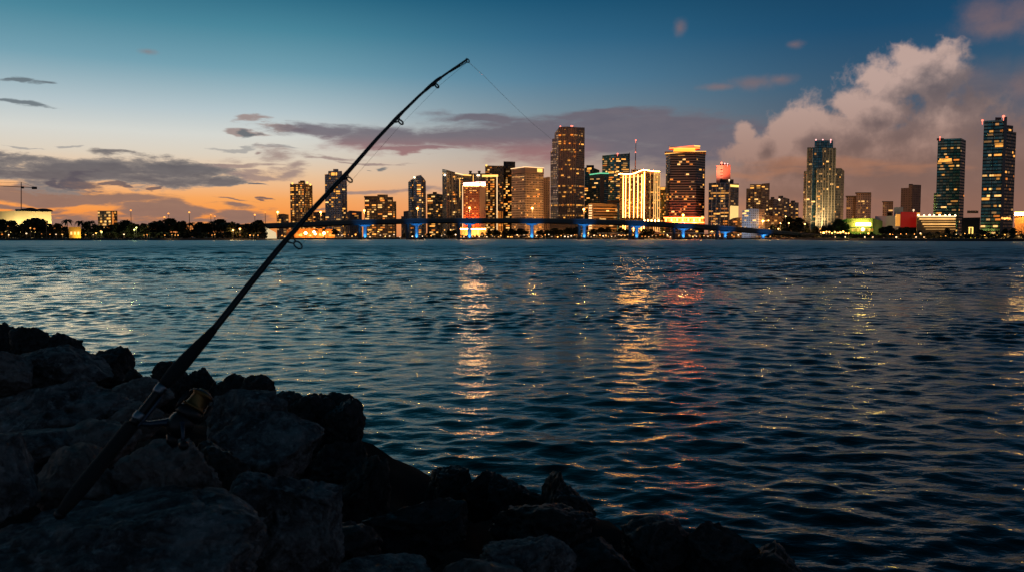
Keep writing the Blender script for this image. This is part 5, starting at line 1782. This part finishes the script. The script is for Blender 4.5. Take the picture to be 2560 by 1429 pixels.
# long lit awning under the right half of the bridge
aw = empty("market_awning", (at(1700, 585, 1070).x, 1070, GROUND_Z), "long low lit pavilion roof under the right half of the bridge", "pavilion")
mb = MB()
a, b = at(1470, 583.5, 1072) - aw.location, at(1860, 584, 1072) - aw.location
mb.box(((a.x + b.x) / 2, 0, a.z), (b.x - a.x, 14, 0.7))
mb.build("roof", WHITE, aw)
mb = MB()
n = 26
for k in range(n):
    x = a.x + (b.x - a.x) * (k + .5) / n
    mb.tube([(x, -5, 0), (x, -5, a.z)], 0.18, 5)
mb.build("columns", CONC_D, aw)
mb = MB()
mb.box(((a.x + b.x) / 2, 3, (a.z) * .45), (b.x - a.x, 2, a.z * .7))
mb.build("stall_row", plain("stall_wall", (0.25, 0.15, 0.10), 0.8), aw)
for k in range(34):
    x = a.x + (b.x - a.x) * (k + rt.random()) / 34
    o = bpy.data.objects.new("window", win_mesh(rt.choice([W_GOLD, W_PALE, W_ORNG])))
    COL.objects.link(o); o.parent = aw
    o.location = (x, 1.8, a.z * rt.uniform(.35, .75)); o.scale = (rt.uniform(1.2, 3.2), .5, rt.uniform(.8, 1.6))

# ------------------------------------------------------------------ boulders
def rock_material(name, dark, light, wet):
    m = bpy.data.materials.new(name)
    m.use_nodes = True
    nt = m.node_tree
    K = NT(nt)
    b = nt.nodes['Principled BSDF']
    t = K.new('ShaderNodeTexCoord')
    oi = K.new('ShaderNodeObjectInfo')
    p = K.v('ADD', t.outputs['Object'], K.v('SCALE', (13.0, 7.0, 5.0), oi.outputs['Random']))
    n1 = K.noise(p, 3.5, 8, 0.65, 0.6)
    n2 = K.noise(p, 22.0, 6, 0.7)
    vo = K.new('ShaderNodeTexVoronoi', feature='SMOOTH_F1')
    K.put(vo.inputs['Vector'], K.v('ADD', p, K.v('SCALE', K.v('SUBTRACT', (0.5, 0.5, 0.5), n2), 0.12)))
    vo.inputs['Scale'].default_value = 11.0
    vo.inputs['Smoothness'].default_value = 0.5
    pits = K.smooth(vo.outputs['Distance'], 0.10, 0.5)
    n3 = K.noise(p, 9.0, 6, 0.7, 1.2)
    c = K.mix(K.smooth(K.m('ADD', K.m('MULTIPLY', n1, 0.5), K.m('MULTIPLY', n3, 0.5)), 0.40, 0.62), dark, light)
    c = K.mix(K.m('MULTIPLY', K.smooth(n2, 0.5, 0.7), 0.6), c, tuple(x * 1.9 for x in light))
    c = K.mix(K.m('MULTIPLY', K.smooth(oi.outputs['Random'], 0.6, 1.0), 0.5), c, (light[0] * 1.3, light[1], light[2] * 0.85))
    nt.links.new(c, b.inputs['Base Color'])
    b.inputs['Roughness'].default_value = wet
    b.inputs['Specular IOR Level'].default_value = 0.35
    h = K.m('ADD', K.m('MULTIPLY', pits, 0.03), K.m('MULTIPLY', n2, 0.035))
    h = K.m('ADD', h, K.m('MULTIPLY', n1, 0.06))
    bp = K.new('ShaderNodeBump')
    bp.inputs['Strength'].default_value = 0.9
    bp.inputs['Distance'].default_value = 1.0
    nt.links.new(h, bp.inputs['Height'])
    nt.links.new(bp.outputs[0], b.inputs['Normal'])
    return m


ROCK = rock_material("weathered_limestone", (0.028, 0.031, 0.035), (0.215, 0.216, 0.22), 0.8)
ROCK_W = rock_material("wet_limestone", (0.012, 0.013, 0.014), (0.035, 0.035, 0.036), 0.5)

_ico = {}


def ico(n):
    if n not in _ico:
        bm = bmesh.new()
        bmesh.ops.create_icosphere(bm, subdivisions=n, radius=1.0)
        vs = [v.co.copy() for v in bm.verts]
        fs = [tuple(v.index for v in f.verts) for f in bm.faces]
        bm.free()
        _ico[n] = (vs, fs)
    return _ico[n]


ROCK_BASE = []


def boulder(px, py, rx, ry, Dist, label, mat=None, seed=0, sub=5, facets=9, rough=1.0, deep=0.85, turn=0.0, name="boulder"):
    c = at(px, py, Dist)
    k = Dist / CP / F
    R3 = Vector((rx * k, max(rx, ry) * k * deep, ry * k))
    rr = random.Random(seed * 31 + 5)
    vs, fs = ico(sub)
    planes = []
    for _ in range(facets):
        n = Vector((rr.gauss(0, 1), rr.gauss(0, 1), rr.gauss(0, 0.8))).normalized()
        planes.append((n, rr.uniform(0.58, 0.92)))
    off = Vector((seed * 3.71, seed * 1.13, seed * 2.37))
    out_ = []
    pz = noise.noise
    for v in vs:
        p = v * (1.12 + 0.22 * pz(v * 1.1 + off) + 0.09 * pz(v * 2.6 + off))
        for n, d in planes:
            q = p.dot(n) - d
            if q > 0:
                p = p - n * (q * 0.95)
        f1 = pz(v * 4.2 + off)
        f2 = pz(v * 8.6 + off)
        f3 = pz(v * 18.0 + off)
        f4 = pz(v * 37.0 + off)
        ridge = 1 - abs(f2)
        crack = max(0.0, 1 - abs(pz(v * 2.3 - off * 1.7)) * 9.0)
        p = p + v * (rough * (0.070 * f1 + 0.040 * (ridge - 0.7) + 0.026 * f3 + 0.016 * f4 - 0.05 * crack - 0.17 * max(0.0, pz(v * 6.1 - off) - 0.22) - 0.12 * max(0.0, pz(v * 11.0 + off) - 0.3)))
        out_.append((p.x * R3.x, p.y * R3.y, p.z * R3.z))
    me = bpy.data.meshes.new(name)
    me.from_pydata(out_, [], fs)
    me.polygons.foreach_set('use_smooth', [True] * len(fs))
    me.materials.append(mat or ROCK)
    me.update()
    o = link_mesh(name, me)
    o.location = c
    o.rotation_euler = (0, 0, turn)
    tag(o, label, "boulder", "boulders along the shore")
    ROCK_BASE.append((c.x, c.y, c.z - R3.z * 0.55, R3.x))
    return o


RK = [
    # px, py, rx, ry, D, label, wet, sub
    (300, 1420, 370, 160, 2.5, "largest pitted boulder at the bottom left corner, under the rod butt", 0, 6),
    (735, 1318, 168, 172, 3.3, "mottled pale boulder right of the rod butt boulder", 0, 6),
    (425, 1235, 150, 128, 3.0, "cracked grey boulder directly below the fishing reel", 0, 6),
    (190, 1215, 128, 92, 2.95, "smooth dull boulder the rear rod grip passes over", 0, 5),
    (5, 1215, 84, 128, 2.7, "upright boulder at the left edge below the broad dark one", 0, 5),
    (120, 1052, 196, 102, 4.2, "broad dark humped boulder at the left edge level with the reel seat", 0, 6),
    (148, 938, 116, 70, 6.5, "rounded boulder above the broad dark humped one", 0, 5),
    (-5, 930, 84, 68, 6.0, "half cropped boulder at the left edge above the broad dark one", 0, 5),
    (14, 846, 38, 54, 12.6, "farthest left jagged boulder on the water line", 1, 5),
    (72, 868, 48, 48, 12.0, "dark boulder left of the pointed one by the water", 1, 5),
    (166, 884, 58, 60, 10.5, "pointed triangular boulder by the water", 1, 5),
    (276, 922, 62, 64, 8.8, "steep black boulder right of the pointed one", 1, 5),
    (334, 958, 30, 36, 8.4, "small black boulder at the gap where the water shows", 1, 5),
    (432, 962, 62, 62, 7.4, "black boulder behind the foregrip of the rod", 1, 5),
    (372, 990, 78, 46, 5.6, "flat boulder behind the silver ring of the reel seat", 0, 5),
    (510, 972, 52, 46, 7.6, "low black boulder right of the foregrip", 1, 5),
    (580, 985, 54, 46, 7.4, "middle one of the low black boulders between foregrip and the flat topped rock", 1, 5),
    (640, 990, 52, 48, 7.2, "jagged low boulder just left of the flat topped rock", 1, 5),
    (610, 1060, 130, 82, 5.0, "pale topped boulder right behind the gold spool", 0, 5),
    (788, 1085, 122, 96, 6.8, "big flat topped black rock jutting over the water", 1, 6),
    (722, 1035, 62, 54, 6.9, "low black rock joining the pale topped boulder to the flat topped one", 1, 5),
    (866, 1075, 60, 76, 6.6, "blunt black block at the right end of the flat topped rock", 1, 5),
    (670, 1140, 150, 100, 4.5, "dark boulder below the pale topped one, right of the reel", 0, 5),
    (912, 1240, 96, 108, 6.0, "sloping black boulder running down to the water right of the mottled one", 1, 5),
    (860, 1165, 90, 72, 6.3, "black boulder under the flat topped rock", 1, 5),
    (1122, 1222, 72, 72, 7.0, "tallest black boulder of the water edge group in the lower middle", 1, 5),
    (1205, 1245, 76, 66, 6.8, "black boulder right of the tallest one in the water edge group", 1, 5),
    (1275, 1250, 64, 72, 6.6, "rounded black boulder left of the spiky one at the water edge", 1, 5),
    (1390, 1238, 34, 60, 6.4, "spiky narrow black rock at the water edge", 1, 5),
    (1432, 1285, 68, 82, 6.0, "last black boulder before the open water right of the spiky rock", 1, 5),
    (1338, 1268, 58, 56, 6.5, "small black rock filling the dip left of the spiky one", 1, 5),
    (1050, 1330, 150, 98, 4.9, "low black boulder in front of the water edge group", 1, 5),
    (1345, 1325, 140, 80, 5.3, "black boulder in front of the spiky rock", 1, 5),
    (1290, 1418, 140, 84, 4.1, "pale encrusted boulder at the bottom edge centre", 0, 6),
    (1205, 1450, 90, 66, 3.8, "small pale boulder left of the encrusted one at the bottom edge", 0, 5),
    (960, 1452, 150, 56, 3.5, "flat grey boulder cropped by the bottom edge, left of the encrusted one", 0, 5),
    (1500, 1430, 120, 78, 5.0, "dark boulder right of the encrusted one at the bottom edge", 1, 5),
    (1640, 1385, 116, 80, 5.6, "black half sunk boulder left of two others on the bottom right", 1, 5),
    (1780, 1392, 128, 84, 5.6, "black half sunk boulder between two others on the bottom right", 1, 5),
    (1925, 1425, 110, 72, 5.5, "rightmost black half sunk boulder on the bottom edge", 1, 5),
    (95, 1118, 130, 46, 3.5, "low dark boulder under the broad humped one", 0, 5),
    (250, 1112, 110, 52, 3.6, "low dark boulder left of the reel seat", 0, 5),
    (345, 1062, 70, 54, 4.0, "small boulder behind the lower silver ring of the reel seat", 0, 5),
    (840, 1400, 130, 90, 3.9, "black boulder between the mottled one and the bottom edge", 1, 5),
    (560, 1190, 90, 90, 3.9, "black wedge of rock between the cracked and the mottled boulders", 1, 5),
]
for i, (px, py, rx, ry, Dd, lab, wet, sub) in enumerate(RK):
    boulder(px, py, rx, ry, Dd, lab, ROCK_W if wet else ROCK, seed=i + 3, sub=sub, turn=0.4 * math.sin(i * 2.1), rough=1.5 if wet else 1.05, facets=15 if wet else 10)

# bank below the boulders
gx = np.linspace(-16, 7, 110)
gy = np.linspace(-7, 18, 120)
XX, YY = np.meshgrid(gx, gy, indexing='ij')
pts_ = list(ROCK_BASE)
for px, py in ((-300, 830), (0, 835), (115, 870), (362, 955), (700, 1010), (950, 1150), (1060, 1215), (1500, 1330), (2080, 1440), (2400, 1500)):
    d = ray(px, py)
    t = (0 - CAM_Z) / d.z
    pts_.append((d.x * t + 0.8, d.y * t + 0.8, -1.6, 0.5))
for x, y in ((5, 9), (3, 12), (-1, 16), (-6, 18), (6, 4), (7, 1), (7, -4)):
    pts_.append((x, y, -2.2, 1))
for x, y, z in ((0, -1, 1.15), (-3, 0, 1.7), (-8, 0, 1.9), (2, -2, 0.8), (-3, -5, 1.6), (-12, 6, 1.3), (-14, 0, 1.9), (-1.0, 0.6, 1.25), (0.8, 0.5, 1.0), (2.2, 1.6, 0.3), (-1.6, 1.2, 1.3)):
    pts_.append((x, y, z, 1))
num = np.zeros_like(XX); den = np.zeros_like(XX)
for x, y, z, r in pts_:
    w = 1.0 / (((XX - x) ** 2 + (YY - y) ** 2) ** 1.5 + 0.05)
    num += w * z; den += w
ZZ = num / den - 0.22
vs = []
for i in range(len(gx)):
    for j in range(len(gy)):
        vs.append((gx[i], gy[j], ZZ[i, j] + 0.10 * noise.noise(Vector((gx[i] * 2, gy[j] * 2, 0))) + 0.05 * noise.noise(Vector((gx[i] * 6, gy[j] * 6, 3)))))
ny = len(gy)
fs = [(i * ny + j, (i + 1) * ny + j, (i + 1) * ny + j + 1, i * ny + j + 1) for i in range(len(gx) - 1) for j in range(ny - 1)]
me = bpy.data.meshes.new("shore")
me.from_pydata(vs, [], fs)
me.polygons.foreach_set('use_smooth', [True] * len(fs))
me.materials.append(plain("wet_rubble", (0.008, 0.008, 0.009), 0.95, 0, 0.4, 8, 0.05))
o = link_mesh("shore", me)
tag(o, "dark rubble bank beneath the boulders", "shore", kind='structure')

# ------------------------------------------------------------------ fishing rod
blank_m = plain("rod_blank", (0.012, 0.012, 0.014), 0.35, 0.0, 0.1, 20)
grip_m = plain("foam_grip", (0.010, 0.010, 0.011), 0.85, 0.0, 0.2, 60)
silver_m = plain("silver_ring", (0.22, 0.25, 0.29), 0.4, 1.0, 0.05)
gold_m = plain("gold_spool", (0.26, 0.14, 0.05), 0.5, 0.9, 0.1, 30)
black_m = plain("reel_black", (0.014, 0.014, 0.016), 0.4, 0.3, 0.1)
steel_m = plain("reel_steel", (0.06, 0.08, 0.11), 0.4, 0.8, 0.1)
guide_m = plain("guide_black", (0.015, 0.015, 0.017), 0.35, 0.5, 0.1)
D0, D1 = 2.46, 3.35


def dist_at(s):
    return D0 + (D1 - D0) * s


path_px = [(150, 1284), (240, 1172), (350, 1036), (405, 966), (470, 893), (535, 822), (620, 715), (700, 618), (790, 515), (875, 425), (940, 350), (1000, 287), (1048, 240), (1090, 203), (1130, 175), (1168, 149)]
ln = [0.0]
for a, b in zip(path_px[:-1], path_px[1:]):
    ln.append(ln[-1] + math.hypot(b[0] - a[0], b[1] - a[1]))
TOT = ln[-1]


def rodp(s):
    """point on the rod, s 0 at the butt and 1 at the tip"""
    L = s * TOT
    px = float(np.interp(L, ln, [p[0] for p in path_px])); py = float(np.interp(L, ln, [p[1] for p in path_px]))
    return at(px, py, dist_at(s))


def s_of(px):
    return float(np.interp(px, [p[0] for p in path_px], [l / TOT for l in ln]))


rod0 = rodp(0)
rod = empty("fishing_rod", rod0, "black fishing rod leaning over the boulders with a gold spooled reel", "fishing rod")
MPP = 1 / F / CP


def rod_tube(name, s0, s1, n, widths, mat, parent=None, seg=12):
    """widths in photo pixels along the stretch"""
    mb = MB()
    pts, rad = [], []
    for i in range(n + 1):
        q = i / n
        s = s0 + (s1 - s0) * q
        pts.append(rodp(s) - rod0)
        w = float(np.interp(q, np.linspace(0, 1, len(widths)), widths))
        rad.append(w / 2 * dist_at(s) * MPP)
    mb.tube(pts, rad, seg)
    o = mb.build(name, mat, parent or rod, True)
    return o


rod_tube("blank", s_of(405), 1.0, 60, [16, 18, 18, 17, 15, 13.5, 12, 10.5, 9, 7.5, 6, 5], blank_m)
rod_tube("rear_grip", 0.0, s_of(330), 16, [24, 36, 40, 40, 38, 37, 36, 36], grip_m)
rod_tube("butt_cap", -0.012, 0.004, 6, [16, 28, 30], black_m)
seat = rod_tube("reel_seat", s_of(331), s_of(404), 10, [24, 22, 22, 22, 24], black_m)
rod_tube("hood_ring", s_of(340), s_of(354), 4, [27, 29, 29, 26], silver_m, seat)
rod_tube("hood_ring", s_of(392), s_of(408), 4, [26, 29, 29, 28], silver_m, seat)
rod_tube("foregrip", s_of(409), s_of(536), 16, [30, 36, 38, 36, 33, 29, 25, 20], grip_m)
for child in seat.children:
    pass

view = rodp(0.3) - Vector((0, 0, CAM_Z))
view.normalize()


def frame(s):
    a = (rodp(min(1, s + 0.01)) - rodp(max(0, s - 0.01))).normalized()
    q = (view - a * view.dot(a)).normalized()       # away from the camera
    p = a.cross(q).normalized()
    if p.x < 0:
        p = -p
    return a, p, q


def ringpts(c, nrm, r, n=18):
    u = nrm.cross(Vector((0, 0, 1))).normalized()
    w = nrm.cross(u)
    return [c + (u * math.cos(t) + w * math.sin(t)) * r for t in [2 * math.pi * k / n for k in range(n)]]


line_pts = []
for gx_, gy_, r_px, px_on in ((745, 613, 11.5, 722), (874, 450, 8, 862), (1002, 306, 7, 990), (1092, 215, 6, 1083)):
    s = s_of(px_on)
    a, p, q = frame(s)
    c = at(gx_, gy_, dist_at(s))
    k = dist_at(s) * MPP
    mb = MB()
    nrm = (a * 0.62 - q * 0.78).normalized()
    mb.tube([x - rod0 for x in ringpts(c, nrm, r_px * k)], 2.0 * k, 6, closed=True)
    base = rodp(s) - rod0
    cc = c - rod0
    dirp = (cc - base).normalized()
    near_ = cc - dirp * r_px * k * 0.9
    mb.tube([base - a * 14 * k, near_ - a * 4 * k, near_], [2.6 * k, 2.0 * k, 1.8 * k], 6)
    mb.tube([base + a * 10 * k, near_ + a * 3 * k, near_], [2.6 * k, 2.0 * k, 1.8 * k], 6)
    g = mb.build("line_guide", guide_m, rod, True)
    rod_tube("thread_wrap", s - 0.018, s + 0.016, 4, [14 - 7 * s, 20 - 12 * s, 20 - 12 * s, 14 - 7 * s], blank_m, g)
    line_pts.append(c + p * r_px * k * 0.6)
# tip guide
tip = rodp(1.0)
a, p, q = frame(0.97)
k = D1 * MPP
mb = MB()
nrm = (a * 0.5 - q * 0.86).normalized()
tc_ = at(1169, 152, D1)
mb.tube([x - rod0 for x in ringpts(tc_, nrm, 5.2 * k)], 1.5 * k, 6, closed=True)
mb.tube([rodp(0.965) - rod0 + p * 2 * k, at(1152, 165, D1) - rod0, at(1168, 155, D1) - rod0], 1.3 * k, 6)
mb.build("tip_guide", guide_m, rod, True)

# the line, through the guides and away over the water
mb = MB()
sp_c = at(500, 1010, dist_at(s_of(430)))
pl = [sp_c] + line_pts + [at(1170, 155, D1)]
mb.tube([x - rod0 for x in pl], 0.00048, 5)
far_pts = []
for i, (px, py) in enumerate(((1170, 155), (1210, 190), (1250, 231), (1290, 270), (1330, 308), (1388, 356), (1450, 405), (1540, 478), (1640, 562), (1720, 640))):
    far_pts.append(at(px, py, D1 + [0, .5, 1.1, 1.8, 2.6, 4.0, 6.0, 9.5, 15, 24][i]))
mb.tube([x - rod0 for x in far_pts], 0.0007, 5)
mb.build("line", plain("fishing_line", (0.05, 0.055, 0.06), 0.4, 0, 0.1), rod)

# reel
s = s_of(378)
a, p, q = frame(s)
S = rodp(s) - rod0
k = dist_at(s) * MPP * 0.93


def L3(u, v, w):
    return S + a * (u * k) + p * (v * k) + q * (w * k)


reel = MB()
prof = [(-46, 14), (-40, 26), (-26, 34), (-8, 36), (6, 34), (12, 28)]
reel.tube([L3(u, 100, 0) for u, _ in prof], [r * k for _, r in prof], 16)
reel.tube([L3(-44, 98, 0), L3(-58, 108, 0), L3(-66, 124, 0)], [15 * k, 15 * k, 9 * k], 10)
reel_o = reel.build("reel", black_m, rod, True)
mb = MB()
mb.tube([L3(-92, 13, 0), L3(-60, 15, 0), L3(0, 15, 0), L3(32, 13, 0)], [3 * k, 6 * k, 6 * k, 3 * k], 8)
mb.tube([L3(-62, 16, 0), L3(-52, 34, 0), L3(-34, 56, 0), L3(-18, 80, 0)], [8 * k, 8 * k, 9 * k, 15 * k], 10)
mb.build("foot", steel_m, reel_o, True)
mb = MB()
prof = [(10, 30), (16, 37), (30, 37), (40, 30)]
mb.tube([L3(u, 100, 0) for u, _ in prof], [r * k for _, r in prof], 16)
mb.tube([L3(16, 66, -6), L3(40, 62, -8), L3(72, 66, -10)], [6 * k, 6 * k, 8 * k], 8)
mb.tube([L3(16, 136, 6), L3(40, 140, 8), L3(72, 136, 10)], [6 * k, 6 * k, 8 * k], 8)
rot = mb.build("rotor", black_m, reel_o, True)
mb = MB()
bail = []
for i in range(15):
    t = math.pi * i / 14
    bail.append(L3(74 + 16 * math.sin(t), 101 - 36 * math.cos(t), -10 - 40 * math.sin(t)))
mb.tube(bail, 1.8 * k, 6)
mb.build("bail", steel_m, reel_o, True)
mb = MB()
prof = [(40, 24), (42, 31), (46, 32), (48, 27), (54, 25.5), (76, 24.5), (80, 27), (84, 32), (88, 31), (92, 20), (98, 17), (100, 8)]
mb.tube([L3(u, 100, 0) for u, _ in prof], [r * k for _, r in prof], 24)
mb.build("spool", gold_m, reel_o, True)
mb = MB()
mb.tube([L3(-10, 100, -30), L3(-10, 100, -52)], 7 * k, 8)
mb.tube([L3(-10, 100, -50), L3(-30, 116, -56), L3(-56, 136, -58)], [6 * k, 5 * k, 6 * k], 8)
mb.build("handle", steel_m, reel_o, True)
mb = MB()
prof = [(-56, 8), (-66, 13), (-84, 13), (-94, 8)]
mb.tube([L3(-56, 136, u) for u, _ in prof], [r * k for _, r in prof], 12)
mb.build("handle_knob", black_m, reel_o, True)
